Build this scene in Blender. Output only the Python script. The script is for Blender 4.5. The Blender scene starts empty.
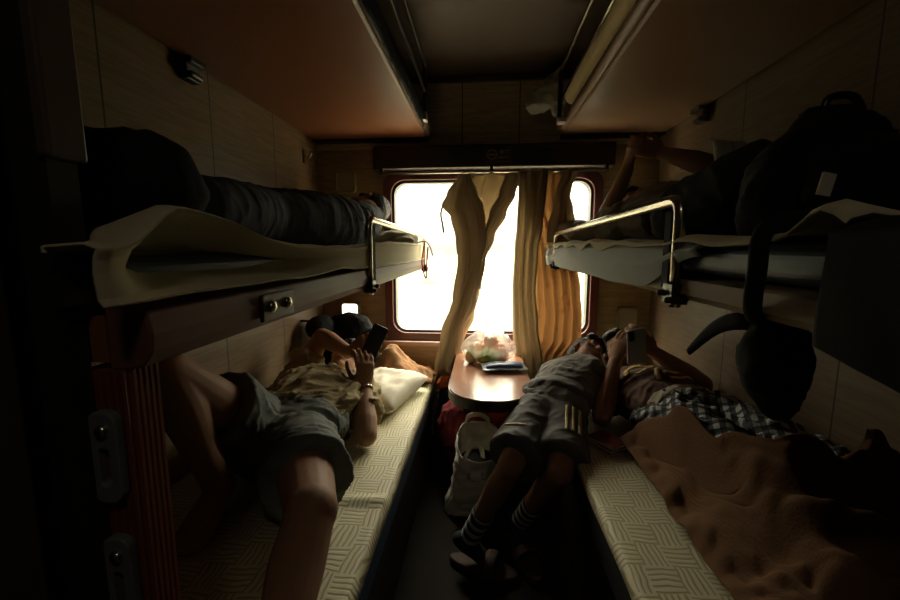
import bpy, bmesh, math, random
import numpy as np
from mathutils import Vector as V, Matrix, noise
from mathutils.bvhtree import BVHTree
random.seed(7)
sc = bpy.context.scene
COL = sc.collection
PI = math.pi

# ------------------------------------------------------------------ materials
def newmat(name):
    m = bpy.data.materials.new(name); m.use_nodes = True
    nt = m.node_tree
    return m, nt, nt.nodes['Principled BSDF'], nt.nodes['Material Output']

def N(nt, t, **kw):
    n = nt.nodes.new(t)
    for k, v in kw.items():
        setattr(n, k, v)
    return n

def math_node(nt, op, a, b=None, clamp=False):
    n = nt.nodes.new('ShaderNodeMath'); n.operation = op; n.use_clamp = clamp
    for i, x in enumerate((a, b)):
        if x is None: continue
        if isinstance(x, (int, float)): n.inputs[i].default_value = x
        else: nt.links.new(x, n.inputs[i])
    return n.outputs[0]

def mixcol(nt, fac, a, b):
    n = nt.nodes.new('ShaderNodeMix'); n.data_type = 'RGBA'
    for sock, x in ((n.inputs[0], fac), (n.inputs[6], a), (n.inputs[7], b)):
        if isinstance(x, (int, float)): sock.default_value = x
        elif isinstance(x, (tuple, list)): sock.default_value = (*x[:3], 1)
        else: nt.links.new(x, sock)
    return n.outputs[2]

def mat(name, col, rough=.6, metal=0, var=.12, scale=20, bump=0, bscale=80, spec=.5, stretch=(1, 1, 1), sheen=0, sss=0):
    m, nt, b, out = newmat(name)
    tc = N(nt, 'ShaderNodeTexCoord'); mp = N(nt, 'ShaderNodeMapping')
    mp.inputs['Scale'].default_value = stretch
    nt.links.new(tc.outputs['Object'], mp.inputs[0])
    nz = N(nt, 'ShaderNodeTexNoise'); nz.inputs['Scale'].default_value = scale; nz.inputs['Detail'].default_value = 5
    nt.links.new(mp.outputs[0], nz.inputs['Vector'])
    d = tuple(max(0, c * (1 - var)) for c in col); l = tuple(min(1, c * (1 + var)) for c in col)
    nt.links.new(mixcol(nt, nz.outputs['Fac'], d, l), b.inputs['Base Color'])
    b.inputs['Roughness'].default_value = rough; b.inputs['Metallic'].default_value = metal
    b.inputs['Specular IOR Level'].default_value = spec
    if sheen: b.inputs['Sheen Weight'].default_value = sheen
    if sss:
        b.inputs['Subsurface Weight'].default_value = sss; b.inputs['Subsurface Radius'].default_value = (.02, .008, .004)
        b.inputs['Subsurface Scale'].default_value = .5
    if bump:
        n2 = N(nt, 'ShaderNodeTexNoise'); n2.inputs['Scale'].default_value = bscale; n2.inputs['Detail'].default_value = 4
        nt.links.new(mp.outputs[0], n2.inputs['Vector'])
        bp = N(nt, 'ShaderNodeBump'); bp.inputs['Strength'].default_value = bump; bp.inputs['Distance'].default_value = .01
        nt.links.new(n2.outputs['Fac'], bp.inputs['Height']); nt.links.new(bp.outputs[0], b.inputs['Normal'])
    return m

def laminate(name, col, seams=(), axis=1, rough=.45):
    """wood grain laminate; thin dark joint lines at world positions seams along the axis"""
    m, nt, b, out = newmat(name)
    g = N(nt, 'ShaderNodeNewGeometry'); mp = N(nt, 'ShaderNodeMapping')
    mp.inputs['Scale'].default_value = (4, 4, 60) if axis == 1 else (4, 4, 50)
    nt.links.new(g.outputs['Position'], mp.inputs[0])
    nz = N(nt, 'ShaderNodeTexNoise'); nz.inputs['Scale'].default_value = 1.6; nz.inputs['Detail'].default_value = 6
    nz.inputs['Distortion'].default_value = .8
    nt.links.new(mp.outputs[0], nz.inputs['Vector'])
    r = N(nt, 'ShaderNodeValToRGB'); r.color_ramp.elements[0].position = .35; r.color_ramp.elements[1].position = .62
    r.color_ramp.elements[0].color = (*[c * .74 for c in col], 1); r.color_ramp.elements[1].color = (*[min(1, c * 1.06) for c in col], 1)
    nt.links.new(nz.outputs['Fac'], r.inputs[0])
    c = r.outputs[0]
    if seams:
        sx = N(nt, 'ShaderNodeSeparateXYZ'); nt.links.new(g.outputs['Position'], sx.inputs[0])
        tot = None
        for s in seams:
            d = math_node(nt, 'ABSOLUTE', math_node(nt, 'SUBTRACT', sx.outputs[axis], s))
            k = math_node(nt, 'LESS_THAN', d, .003)
            tot = k if tot is None else math_node(nt, 'MAXIMUM', tot, k)
        c = mixcol(nt, tot, c, tuple(x * .2 for x in col))
    nt.links.new(c, b.inputs['Base Color'])
    b.inputs['Roughness'].default_value = rough
    return m

def woven(name, light, dark, cell=.062, lines=5):
    """basket weave: square cells of parallel lines, the direction turned in every other cell"""
    m, nt, b, out = newmat(name)
    g = N(nt, 'ShaderNodeNewGeometry'); wz = N(nt, 'ShaderNodeTexNoise'); wz.inputs['Scale'].default_value = 9
    nt.links.new(g.outputs['Position'], wz.inputs['Vector'])
    s = N(nt, 'ShaderNodeSeparateXYZ'); nt.links.new(g.outputs['Position'], s.inputs[0])
    wob = math_node(nt, 'MULTIPLY', math_node(nt, 'SUBTRACT', wz.outputs['Fac'], .5), .035)
    x = math_node(nt, 'DIVIDE', math_node(nt, 'ADD', s.outputs[0], wob), cell)
    y = math_node(nt, 'DIVIDE', math_node(nt, 'ADD', s.outputs[1], wob), cell * 1.15)
    par = math_node(nt, 'FLOORED_MODULO', math_node(nt, 'ADD', math_node(nt, 'FLOOR', x), math_node(nt, 'FLOOR', y)), 2.0)
    t = math_node(nt, 'ADD', math_node(nt, 'MULTIPLY', x, math_node(nt, 'SUBTRACT', 1.0, par)), math_node(nt, 'MULTIPLY', y, par))
    st = math_node(nt, 'SINE', math_node(nt, 'MULTIPLY', t, 2 * PI * lines))
    k = math_node(nt, 'MULTIPLY', math_node(nt, 'SUBTRACT', st, .05), 1.4, clamp=True)
    nt.links.new(mixcol(nt, k, light, dark), b.inputs['Base Color'])
    b.inputs['Roughness'].default_value = .62
    bp = N(nt, 'ShaderNodeBump'); bp.inputs['Strength'].default_value = .35; bp.inputs['Distance'].default_value = .002
    nt.links.new(math_node(nt, 'SUBTRACT', 1.0, k), bp.inputs['Height']); nt.links.new(bp.outputs[0], b.inputs['Normal'])
    return m

def plaid(name, cell=.036):
    m, nt, b, out = newmat(name)
    tc = N(nt, 'ShaderNodeTexCoord'); mp = N(nt, 'ShaderNodeMapping'); mp.inputs['Rotation'].default_value = (.25, .2, .5)
    nt.links.new(tc.outputs['Object'], mp.inputs[0])
    s = N(nt, 'ShaderNodeSeparateXYZ'); nt.links.new(mp.outputs[0], s.inputs[0])
    def stripe(o):
        f = math_node(nt, 'FRACT', math_node(nt, 'DIVIDE', o, cell))
        return math_node(nt, 'GREATER_THAN', f, .5)
    a = stripe(s.outputs[0]); c = stripe(s.outputs[1])
    k = math_node(nt, 'MULTIPLY', math_node(nt, 'ADD', a, c), .5)
    r = N(nt, 'ShaderNodeValToRGB'); r.color_ramp.interpolation = 'CONSTANT'
    r.color_ramp.elements[0].color = (.48, .50, .48, 1); r.color_ramp.elements[0].position = 0
    r.color_ramp.elements[1].color = (.006, .007, .009, 1); r.color_ramp.elements[1].position = .8
    e = r.color_ramp.elements.new(.3); e.color = (.06, .065, .07, 1)
    nt.links.new(k, r.inputs[0]); nt.links.new(r.outputs[0], b.inputs['Base Color'])
    b.inputs['Roughness'].default_value = .85
    return m

def curtainmat(name, col, trans, pattern=None, tw=.5):
    m, nt, b, out = newmat(name)
    nt.nodes.remove(b)
    d = N(nt, 'ShaderNodeBsdfDiffuse'); t = N(nt, 'ShaderNodeBsdfTranslucent'); mx = N(nt, 'ShaderNodeMixShader')
    mx.inputs[0].default_value = tw
    nt.links.new(d.outputs[0], mx.inputs[1]); nt.links.new(t.outputs[0], mx.inputs[2]); nt.links.new(mx.outputs[0], out.inputs[0])
    tc = N(nt, 'ShaderNodeTexCoord'); mp = N(nt, 'ShaderNodeMapping'); mp.inputs['Scale'].default_value = (30, 10, 9)
    nt.links.new(tc.outputs['Object'], mp.inputs[0])
    nz = N(nt, 'ShaderNodeTexNoise'); nz.inputs['Scale'].default_value = 1.0; nz.inputs['Detail'].default_value = 3
    nt.links.new(mp.outputs[0], nz.inputs['Vector'])
    lo = tuple(c * .86 for c in trans); ct = mixcol(nt, nz.outputs['Fac'], lo, trans)
    if pattern:
        v = N(nt, 'ShaderNodeTexVoronoi'); v.inputs['Scale'].default_value = 14; nt.links.new(tc.outputs['Object'], v.inputs['Vector'])
        k = math_node(nt, 'LESS_THAN', v.outputs['Distance'], .22)
        k = math_node(nt, 'MULTIPLY', k, .6)
        ct = mixcol(nt, k, ct, pattern)
    nt.links.new(ct, t.inputs[0])
    d.inputs[0].default_value = (*col, 1)
    return m

def emitmat(name, col, s):
    m, nt, b, out = newmat(name)
    b.inputs['Base Color'].default_value = (*col, 1); b.inputs['Emission Color'].default_value = (*col, 1); b.inputs['Emission Strength'].default_value = s
    return m

def glassy(name, tint=(1, 1, 1), gloss=.06, rough=.02, milky=0, milkcol=(.9, .9, .88)):
    m, nt, b, out = newmat(name); nt.nodes.remove(b)
    t = N(nt, 'ShaderNodeBsdfTransparent'); t.inputs[0].default_value = (*tint, 1)
    g = N(nt, 'ShaderNodeBsdfGlossy'); g.inputs['Roughness'].default_value = rough
    mx = N(nt, 'ShaderNodeMixShader'); mx.inputs[0].default_value = gloss
    nt.links.new(t.outputs[0], mx.inputs[1]); nt.links.new(g.outputs[0], mx.inputs[2])
    last = mx
    if milky:
        tl = N(nt, 'ShaderNodeBsdfTranslucent'); tl.inputs[0].default_value = (*milkcol, 1)
        df = N(nt, 'ShaderNodeBsdfDiffuse'); df.inputs[0].default_value = (*milkcol, 1)
        m1 = N(nt, 'ShaderNodeMixShader'); m1.inputs[0].default_value = .5
        nt.links.new(tl.outputs[0], m1.inputs[1]); nt.links.new(df.outputs[0], m1.inputs[2])
        m2 = N(nt, 'ShaderNodeMixShader'); m2.inputs[0].default_value = milky
        nt.links.new(mx.outputs[0], m2.inputs[1]); nt.links.new(m1.outputs[0], m2.inputs[2]); last = m2
    nt.links.new(last.outputs[0], out.inputs[0])
    return m

M = {}
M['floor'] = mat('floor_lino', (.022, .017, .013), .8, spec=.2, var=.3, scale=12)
M['ceiling'] = mat('ceiling_panel', (.085, .062, .042), .6, var=.08)
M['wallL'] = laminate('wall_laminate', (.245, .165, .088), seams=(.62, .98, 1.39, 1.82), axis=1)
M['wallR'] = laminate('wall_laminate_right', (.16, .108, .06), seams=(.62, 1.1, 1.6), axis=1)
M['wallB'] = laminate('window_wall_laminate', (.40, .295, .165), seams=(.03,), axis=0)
M['wallU_lit'] = laminate('upper_wall_lit_laminate', (.66, .55, .37), seams=(-.12, .19), axis=0)  # lightened copy of the window-wall laminate; bounced light put into the colour
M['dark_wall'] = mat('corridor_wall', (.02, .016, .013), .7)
M['maroon'] = mat('maroon_frame', (.12, .042, .036), .35, var=.15)
M['valance'] = mat('dark_valance', (.035, .028, .022), .5)
M['gasket'] = mat('rubber_gasket', (.05, .048, .045), .35)
M['alu'] = mat('aluminium_rod', (.6, .56, .5), .3, metal=.9)
M['chrome'] = mat('chrome_tube', (.62, .56, .45), .22, metal=1, var=.05)
M['steel_dark'] = mat('dark_steel', (.05, .046, .04), .35, metal=.6)
M['sill'] = mat('sill_strip', (.45, .30, .24), .3)
M['copper'] = mat('berth_underside', (.24, .092, .04), .42, var=.1, scale=5)
M['berth_tan'] = mat('right_berth_underside', (.21, .125, .072), .38, var=.1, scale=5)
M['berth_trim'] = mat('berth_edge_trim', (.10, .07, .05), .4)
M['fascia'] = mat('berth_fascia', (.20, .085, .06), .5, spec=.3, var=.12, scale=6)
M['fasciaR'] = mat('right_berth_fascia', (.36, .27, .17), .6, var=.1, scale=6, spec=.25)
M['navy'] = mat('navy_vinyl', (.03, .05, .09), .45, var=.15)
M['black'] = mat('black_nylon', (.009, .009, .010), .85, var=.3, bump=.05, spec=.25)
M['blackgloss'] = mat('black_plastic', (.012, .012, .013), .3)
M['mat'] = woven('straw_weave', (.60, .55, .36), (.36, .31, .17))
M['sheet'] = mat('cream_sheet', (.55, .49, .32), .85, var=.08, bump=.15, bscale=30)
M['bluesheet'] = mat('pale_blue_sheet', (.42, .47, .47), .8, var=.08)
M['white'] = mat('white_cotton', (.62, .57, .46), .8, var=.05, bump=.15, bscale=25)
M['khaki'] = mat('khaki_cotton', (.34, .27, .135), .85, var=.12, bump=.2, bscale=60)
M['greyshort'] = mat('grey_green_shorts', (.15, .165, .145), .8, var=.15, bump=.2, bscale=60)
M['skin'] = mat('skin', (.36, .20, .12), .62, spec=.3, var=.08, sss=.08)
M['skin2'] = mat('skin_tan', (.30, .165, .10), .62, spec=.3, var=.08, sss=.08)
M['hair'] = mat('black_hair', (.012, .009, .008), .5, var=.3, stretch=(1, 1, 6), bump=.4, bscale=120)
M['jeans'] = mat('dark_denim', (.03, .036, .042), .85, var=.25, scale=60)
M['blackshirt'] = mat('black_shirt', (.015, .014, .014), .85)
M['greyshirt'] = mat('grey_shirt', (.20, .17, .13), .85)
M['kidshirt'] = mat('grey_tee', (.17, .16, .14), .85, bump=.15, bscale=60)
M['kidshort'] = mat('dark_grey_shorts', (.10, .092, .085), .8)
M['yellow'] = mat('yellow_print', (.60, .40, .08), .7)
M['palestripe'] = mat('yellow_stripe', (.62, .50, .24), .7)
M['browntee'] = mat('brown_tee', (.10, .05, .03), .85)
M['palewaist'] = mat('pale_waistband', (.40, .36, .26), .8)
M['plaid'] = plaid('plaid_cloth', .031)
M['blanket'] = mat('brown_fleece', (.15, .08, .042), .95, var=.15, bump=.2, bscale=160, spec=.1)
M['orangeblanket'] = mat('orange_brown_cloth', (.24, .115, .04), .9, var=.7, scale=22)
M['oliveblanket'] = mat('olive_cloth', (.30, .26, .16), .9, var=.15)
M['tote'] = mat('off_white_canvas', (.84, .80, .68), .8, var=.10, scale=14)
M['redbag'] = mat('red_fabric', (.30, .04, .05), .8, var=.3)
M['tealbag'] = mat('teal_fabric', (.03, .09, .11), .8)
M['orangepk'] = mat('orange_wrapper', (.75, .18, .04), .4, var=.4, scale=40)
M['table'] = mat('table_laminate', (.36, .17, .105), .22, spec=.8, var=.06, scale=30)
M['tableedge'] = mat('table_edge_band', (.02, .017, .015), .35)
M['phone'] = mat('phone_black', (.015, .015, .016), .25)
M['phoneback'] = mat('phone_silver_back', (.42, .45, .47), .3)
M['screen'] = mat('phone_screen', (.01, .01, .012), .08)
M['post'] = mat('red_brown_post', (.20, .055, .025), .4, var=.15)
M['latch'] = mat('grey_latch_plate', (.16, .165, .165), .35)
M['curtain'] = curtainmat('curtain_beige', (.40, .31, .20), (.50, .41, .29), tw=.5)
M['curtain2'] = curtainmat('curtain_fold', (.50, .42, .29), (.46, .38, .26), tw=.38)
M['curtain_orange'] = curtainmat('curtain_orange', (.42, .29, .15), (.40, .27, .155), pattern=(.24, .13, .06), tw=.55)
M['glass'] = glassy('window_glass', (.97, .98, .96), .05)
M['plastic'] = glassy('clear_plastic_bag', (.95, .95, .93), .16, .12, milky=.32)
M['paleplastic'] = glassy('cloudy_plastic', (.8, .8, .75), .1, .2, milky=.7, milkcol=(.6, .58, .5))
M['orange_fruit'] = mat('orange_peel', (.80, .30, .06), .5, bump=.2, bscale=200)
M['apple_fruit'] = mat('pink_apple_skin', (.70, .20, .12), .35, var=.4, scale=6)
M['green_fruit'] = mat('green_leafy_fruit', (.42, .52, .08), .5, var=.4, scale=14)
M['yellow_fruit'] = mat('pale_yellow_fruit', (.72, .62, .28), .45)
M['packet'] = mat('silver_blue_wrapper', (.30, .36, .42), .3, metal=.35, var=.35, scale=14)
M['packetblue'] = mat('blue_wrapper_band', (.06, .10, .22), .35)
M['greenbox'] = mat('green_carton', (.25, .42, .12), .5)
M['label'] = mat('pale_label', (.6, .58, .5), .5)
M['lampbody'] = mat('lamp_housing', (.30, .28, .16), .4)
M['lampoff'] = mat('lamp_cover_unlit', (.36, .33, .24), .3)
M['lamplit'] = emitmat('lamp_cover_lit', (1, .95, .72), 2.6)
M['plaque'] = mat('brown_plaque', (.05, .032, .022), .4)
M['emblem'] = mat('tan_print', (.26, .20, .13), .5)
M['straw'] = mat('straw_mat', (.55, .47, .26), .8, var=.35, scale=8, stretch=(1, 60, 1))
M['sock'] = mat('navy_sock', (.02, .022, .03), .9)
M['sockstripe'] = mat('pale_sock_stripe', (.50, .52, .52), .9)
M['sandal'] = mat('brown_sandal', (.09, .05, .035), .7)
M['eye'] = mat('eye_white', (.6, .57, .52), .2)
M['strap'] = mat('olive_webbing', (.18, .15, .08), .8)
M['bookred'] = mat('dark_red_cover', (.16, .03, .03), .5)
M['paper'] = mat('page_edges', (.45, .40, .33), .8)
M['ground'] = mat('trackside_grass', (.085, .088, .060), .9, var=.3, scale=.6)
M['bounce_strip'] = mat('pale_bounce_strip', (.30, .27, .21), .9, var=.4, scale=14)  # kept pale so the near ground reflects light up into the window
M['bush'] = mat('trackside_bushes', (.22, .24, .14), .9, var=.3, scale=.8)
M['pale'] = mat('pale_grey_cloth', (.34, .32, .27), .85)

# ------------------------------------------------------------------ mesh helper
def wloc(o):
    l = V((0, 0, 0))
    while o: l += o.location; o = o.parent
    return l

class MB:
    def __init__(s): s.v = []; s.f = []
    def add(s, vs, fs):
        n = len(s.v); s.v += [tuple(x) for x in vs]; s.f += [tuple(i + n for i in f) for f in fs]; return s
    def box(s, c, d, R=None):
        c = V(c); vs = []
        for i in (-1, 1):
            for j in (-1, 1):
                for k in (-1, 1):
                    p = V((i * d[0] / 2, j * d[1] / 2, k * d[2] / 2))
                    vs.append(c + (R @ p if R else p))
        return s.add(vs, [(0, 1, 3, 2), (4, 6, 7, 5), (0, 4, 5, 1), (2, 3, 7, 6), (0, 2, 6, 4), (1, 5, 7, 3)])
    def bb(s, x0, x1, y0, y1, z0, z1):
        return s.box(((x0 + x1) / 2, (y0 + y1) / 2, (z0 + z1) / 2), (x1 - x0, y1 - y0, z1 - z0))
    def loft(s, pts, rad, side=None, caps='round', n=14):
        pts = [V(p) for p in pts]; k = len(pts)
        if not isinstance(rad, (list, tuple)) : rad = [rad] * k
        rad = [(r, r) if isinstance(r, (int, float)) else r for r in rad]
        tan = []
        for i in range(k):
            t = pts[min(i + 1, k - 1)] - pts[max(i - 1, 0)]; tan.append(t.normalized())
        a = V(side) if side is not None else (V((0, 0, 1)) if abs(tan[0].z) < .9 else V((1, 0, 0)))
        rings = []
        def ring(c, t, a, ra, rb):
            a = (a - t * a.dot(t)).normalized(); b = t.cross(a)
            return [c + a * (ra * math.cos(q)) + b * (rb * math.sin(q)) for q in (2 * PI * j / n for j in range(n))]
        fr = []
        for i in range(k):
            ref = V(side) if side is not None else a
            aa = ref - tan[i] * ref.dot(tan[i])
            if aa.length < 1e-4: aa = tan[i].orthogonal()
            a = aa.normalized(); fr.append(a)
        if caps == 'round':
            for th in (70, 40, 15):
                q = math.radians(th); m = min(rad[0])
                rings.append(ring(pts[0] - tan[0] * (m * math.sin(q)), tan[0], fr[0], rad[0][0] * math.cos(q), rad[0][1] * math.cos(q)))
        for i in range(k): rings.append(ring(pts[i], tan[i], fr[i], *rad[i]))
        if caps == 'round':
            for th in (15, 40, 70):
                q = math.radians(th); m = min(rad[-1])
                rings.append(ring(pts[-1] + tan[-1] * (m * math.sin(q)), tan[-1], fr[-1], rad[-1][0] * math.cos(q), rad[-1][1] * math.cos(q)))
        vs = [p for r in rings for p in r]; fs = []
        for i in range(len(rings) - 1):
            for j in range(n):
                j2 = (j + 1) % n
                fs.append((i * n + j, i * n + j2, (i + 1) * n + j2, (i + 1) * n + j))
        c0 = sum(rings[0], V()) / n; c1 = sum(rings[-1], V()) / n
        vs += [c0, c1]; q = len(vs)
        for j in range(n):
            j2 = (j + 1) % n
            fs.append((j2, j, q - 2)); fs.append(((len(rings) - 1) * n + j, (len(rings) - 1) * n + j2, q - 1))
        return s.add(vs, fs)
    def tube(s, pts, r, n=12): return s.loft(pts, r, caps='flat', n=n)
    def ell(s, c, ax, nu=18, nv=10):
        c = V(c); ax = [V(a) for a in ax]; vs = []; fs = []
        for i in range(1, nv):
            th = PI * i / nv
            for j in range(nu):
                ph = 2 * PI * j / nu
                vs.append(c + ax[0] * (math.sin(th) * math.cos(ph)) + ax[1] * (math.sin(th) * math.sin(ph)) + ax[2] * math.cos(th))
        for i in range(nv - 2):
            for j in range(nu):
                j2 = (j + 1) % nu; fs.append((i * nu + j, (i + 1) * nu + j, (i + 1) * nu + j2, i * nu + j2))
        vs += [c + ax[2], c - ax[2]]; q = len(vs)
        for j in range(nu):
            j2 = (j + 1) % nu; fs.append((j, j2, q - 2)); fs.append(((nv - 2) * nu + j2, (nv - 2) * nu + j, q - 1))
        return s.add(vs, fs)
    def ball(s, c, r): return s.ell(c, ((r, 0, 0), (0, r, 0), (0, 0, r)))
    def prism(s, poly, y0, y1, plane='xz'):
        """extrude an outline; plane xz extrudes along y, xy along z, yz along x"""
        def P(a, b, h): return {'xz': (a, h, b), 'xy': (a, b, h), 'yz': (h, a, b)}[plane]
        n = len(poly)
        vs = [P(a, b, y0) for a, b in poly] + [P(a, b, y1) for a, b in poly]
        fs = [tuple(range(n)), tuple(range(2 * n - 1, n - 1, -1))] + [(i, (i + 1) % n, (i + 1) % n + n, i + n) for i in range(n)]
        return s.add(vs, fs)
    def ring(s, o, i, y0, y1):
        n = len(o)
        vs = [(a, y0, b) for a, b in o] + [(a, y0, b) for a, b in i] + [(a, y1, b) for a, b in o] + [(a, y1, b) for a, b in i]
        fs = []
        for j in range(n):
            k = (j + 1) % n
            fs += [(j, k, n + k, n + j), (2 * n + j, 3 * n + j, 3 * n + k, 2 * n + k), (j, 2 * n + j, 2 * n + k, k), (n + j, n + k, 3 * n + k, 3 * n + j)]
        return s.add(vs, fs)
    def build(s, name, m, parent=None, smooth=False, bevel=0, org=None, fix=True):
        me = bpy.data.meshes.new(name); me.from_pydata(s.v, [], s.f); me.update()
        return link(name, me, m, parent, smooth, bevel, org, fix)

def link(name, me, m, parent=None, smooth=False, bevel=0, org=None, fix=True):
    if fix:
        bm = bmesh.new(); bm.from_mesh(me); bmesh.ops.recalc_face_normals(bm, faces=bm.faces); bm.to_mesh(me); bm.free()
    o = bpy.data.objects.new(name, me); COL.objects.link(o)
    if parent: off = wloc(parent)
    elif org is not None: off = V(org)
    else:
        a = np.array([v.co[:] for v in me.vertices]); off = V(((a[:, 0].min() + a[:, 0].max()) / 2, (a[:, 1].min() + a[:, 1].max()) / 2, a[:, 2].min()))
    me.transform(Matrix.Translation(-off))
    if parent: o.parent = parent
    else: o.location = off
    for x in (m if isinstance(m, (list, tuple)) else [m]): me.materials.append(x)
    if smooth:
        for p in me.polygons: p.use_smooth = True
    if bevel:
        b = o.modifiers.new('bevel', 'BEVEL'); b.width = bevel; b.segments = 2; b.limit_method = 'ANGLE'
    return o

def tag(o, label, cat, group=None):
    o['label'] = label; o['category'] = cat
    if group: o['group'] = group
    return o
def thing(name, loc, label, cat, group=None):
    o = bpy.data.objects.new(name, None); COL.objects.link(o); o.location = loc; o.empty_display_size = .1
    return tag(o, label, cat, group)
def struct(o): o['kind'] = 'structure'; return o

def rrect(x0, x1, z0, z1, r, k=6):
    out = []
    for cx, cz, a0 in ((x1 - r, z1 - r, 0), (x0 + r, z1 - r, 90), (x0 + r, z0 + r, 180), (x1 - r, z0 + r, 270)):
        for i in range(k + 1):
            q = math.radians(a0 + 90 * i / k); out.append((cx + r * math.cos(q), cz + r * math.sin(q)))
    return out
def fillet(pts, r, k=6):
    pts = [V(p) for p in pts]; out = [pts[0]]
    for i in range(1, len(pts) - 1):
        a = pts[i] + (pts[i - 1] - pts[i]).normalized() * r; b = pts[i] + (pts[i + 1] - pts[i]).normalized() * r
        for j in range(k + 1):
            t = j / k; out.append(a * (1 - t) ** 2 + pts[i] * 2 * t * (1 - t) + b * t * t)
    return out + [pts[-1]]
def curve(pts, k=6):
    pts = [V(p) for p in pts]; out = []
    for i in range(len(pts) - 1):
        p0 = pts[max(i - 1, 0)]; p1 = pts[i]; p2 = pts[i + 1]; p3 = pts[min(i + 2, len(pts) - 1)]
        for j in range(k):
            t = j / k
            out.append(.5 * ((2 * p1) + (p2 - p0) * t + (2 * p0 - 5 * p1 + 4 * p2 - p3) * t * t + (3 * p1 - p0 - 3 * p2 + p3) * t ** 3))
    return out + [pts[-1]]

def remesh(mb, vox, it):
    me = bpy.data.meshes.new('tmp'); me.from_pydata(mb.v, [], mb.f); me.update()
    bm = bmesh.new(); bm.from_mesh(me); bmesh.ops.recalc_face_normals(bm, faces=bm.faces); bm.to_mesh(me); bm.free()
    o = bpy.data.objects.new('tmp', me); COL.objects.link(o)
    r = o.modifiers.new('r', 'REMESH'); r.mode = 'VOXEL'; r.voxel_size = vox
    if it:
        s = o.modifiers.new('s', 'SMOOTH'); s.factor = .5; s.iterations = it
    dg = bpy.context.evaluated_depsgraph_get(); dg.update()
    me2 = bpy.data.meshes.new_from_object(o.evaluated_get(dg))
    bpy.data.objects.remove(o); bpy.data.meshes.remove(me)
    return me2
def wrinkle(me, amp, s=(14, 14, 14), warp=.05, seed=0, R=None):
    me.update(); nr = [v.normal.copy() for v in me.vertices]
    for v, n in zip(me.vertices, nr):
        p = v.co.copy()
        if R: p = R @ p
        w = noise.noise_vector(p * 6 + V((seed, 0, 0))) * warp
        q = V(((p.x + w.x) * s[0], (p.y + w.y) * s[1], (p.z + w.z) * s[2] + seed))
        h = 1 - abs(noise.noise(q)) * 2.4 + .45 * (1 - abs(noise.noise(q * 2.3 + V((7, 3, 1)))) * 2.4)
        if h > 0: h *= h * .8 + .3
        v.co += n * (amp * .62 * h)
def blob(name, mb, m, parent=None, vox=.006, it=4, wr=None, org=None):
    me = remesh(mb, vox, it)
    if wr: wrinkle(me, **wr)
    return link(name, me, m, parent, smooth=True, org=org, fix=False)

def cloth(name, f, nu, nv, m, parent=None, thick=.004, sub=0, org=None):
    vs = [f(i / nu, j / nv) for i in range(nu + 1) for j in range(nv + 1)]
    fs = [(i * (nv + 1) + j, (i + 1) * (nv + 1) + j, (i + 1) * (nv + 1) + j + 1, i * (nv + 1) + j + 1) for i in range(nu) for j in range(nv)]
    me = bpy.data.meshes.new(name); me.from_pydata([tuple(v) for v in vs], [], fs); me.update()
    o = link(name, me, m, parent, smooth=True, org=org)
    if thick:
        s = o.modifiers.new('thickness', 'SOLIDIFY'); s.thickness = thick; s.offset = 0
    if sub:
        q = o.modifiers.new('subdivision', 'SUBSURF'); q.levels = sub; q.render_levels = sub
    return o
def lerp(tab, x):
    """piecewise linear table [(x, y or tuple)...]"""
    if x <= tab[0][0]: return tab[0][1]
    for (a, p), (b, q) in zip(tab, tab[1:]):
        if x <= b:
            t = (x - a) / (b - a); t = t * t * (3 - 2 * t)
            return p + (q - p) * t if isinstance(p, (int, float)) else tuple(u + (w - u) * t for u, w in zip(p, q))
    return tab[-1][1]
def nz(x, y, z=0): return noise.noise(V((x, y, z)))
def sstep(a, b, x):
    t = max(0, min(1, (x - a) / (b - a))); return t * t * (3 - 2 * t)

def ribbon_on(name, target, paths, w, m, parent, direction, off=.0025, org=None):
    """thin strips laid on the surface of target: each path is a list of points pushed along direction until they meet it"""
    me = target.data; T = wloc(target)
    bvh = BVHTree.FromPolygons([v.co + T for v in me.vertices], [p.vertices[:] for p in me.polygons])
    d = V(direction).normalized(); mb = MB()
    for path in paths:
        pts = curve(path, 6); L = []
        for i, p in enumerate(pts):
            t = (pts[min(i + 1, len(pts) - 1)] - pts[max(i - 1, 0)]).normalized(); sd = t.cross(d).normalized()
            row = []
            for k in (-.5, 0, .5):
                o0 = p + sd * (w * k) - d * .4
                h = bvh.ray_cast(o0, d)
                row.append(h[0] - d * off if h[0] is not None else None)
            L.append(row)
        L = [r for r in L if all(q is not None for q in r)]
        if len(L) < 2: continue
        vs = [q for r in L for q in r]; fs = []
        for i in range(len(L) - 1):
            for j in (0, 1): fs.append((i * 3 + j, i * 3 + j + 1, i * 3 + j + 4, i * 3 + j + 3))
        mb.add(vs, fs)
    o = mb.build(name, m, parent, smooth=True)
    s = o.modifiers.new('thickness', 'SOLIDIFY'); s.thickness = .0025; s.offset = 0
    return o

# ------------------------------------------------------------------ the room (metres; window wall at y = 2.3, door end near y = 0.3)
XL, XR, YB, ZC = -.95, .935, 2.3, 2.135
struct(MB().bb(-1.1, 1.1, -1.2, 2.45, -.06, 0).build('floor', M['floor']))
struct(MB().bb(-1.1, 1.1, -1.2, 2.45, ZC, ZC + .06).build('ceiling', M['ceiling']))
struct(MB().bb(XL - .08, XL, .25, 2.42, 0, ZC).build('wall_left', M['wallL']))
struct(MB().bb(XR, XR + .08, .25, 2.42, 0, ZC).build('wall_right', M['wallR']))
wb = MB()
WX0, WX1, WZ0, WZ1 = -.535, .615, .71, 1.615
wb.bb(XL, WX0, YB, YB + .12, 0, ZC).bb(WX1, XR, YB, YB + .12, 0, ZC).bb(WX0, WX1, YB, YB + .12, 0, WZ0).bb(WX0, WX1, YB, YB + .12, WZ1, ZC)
struct(wb.build('wall_window', M['wallB']))
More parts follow.
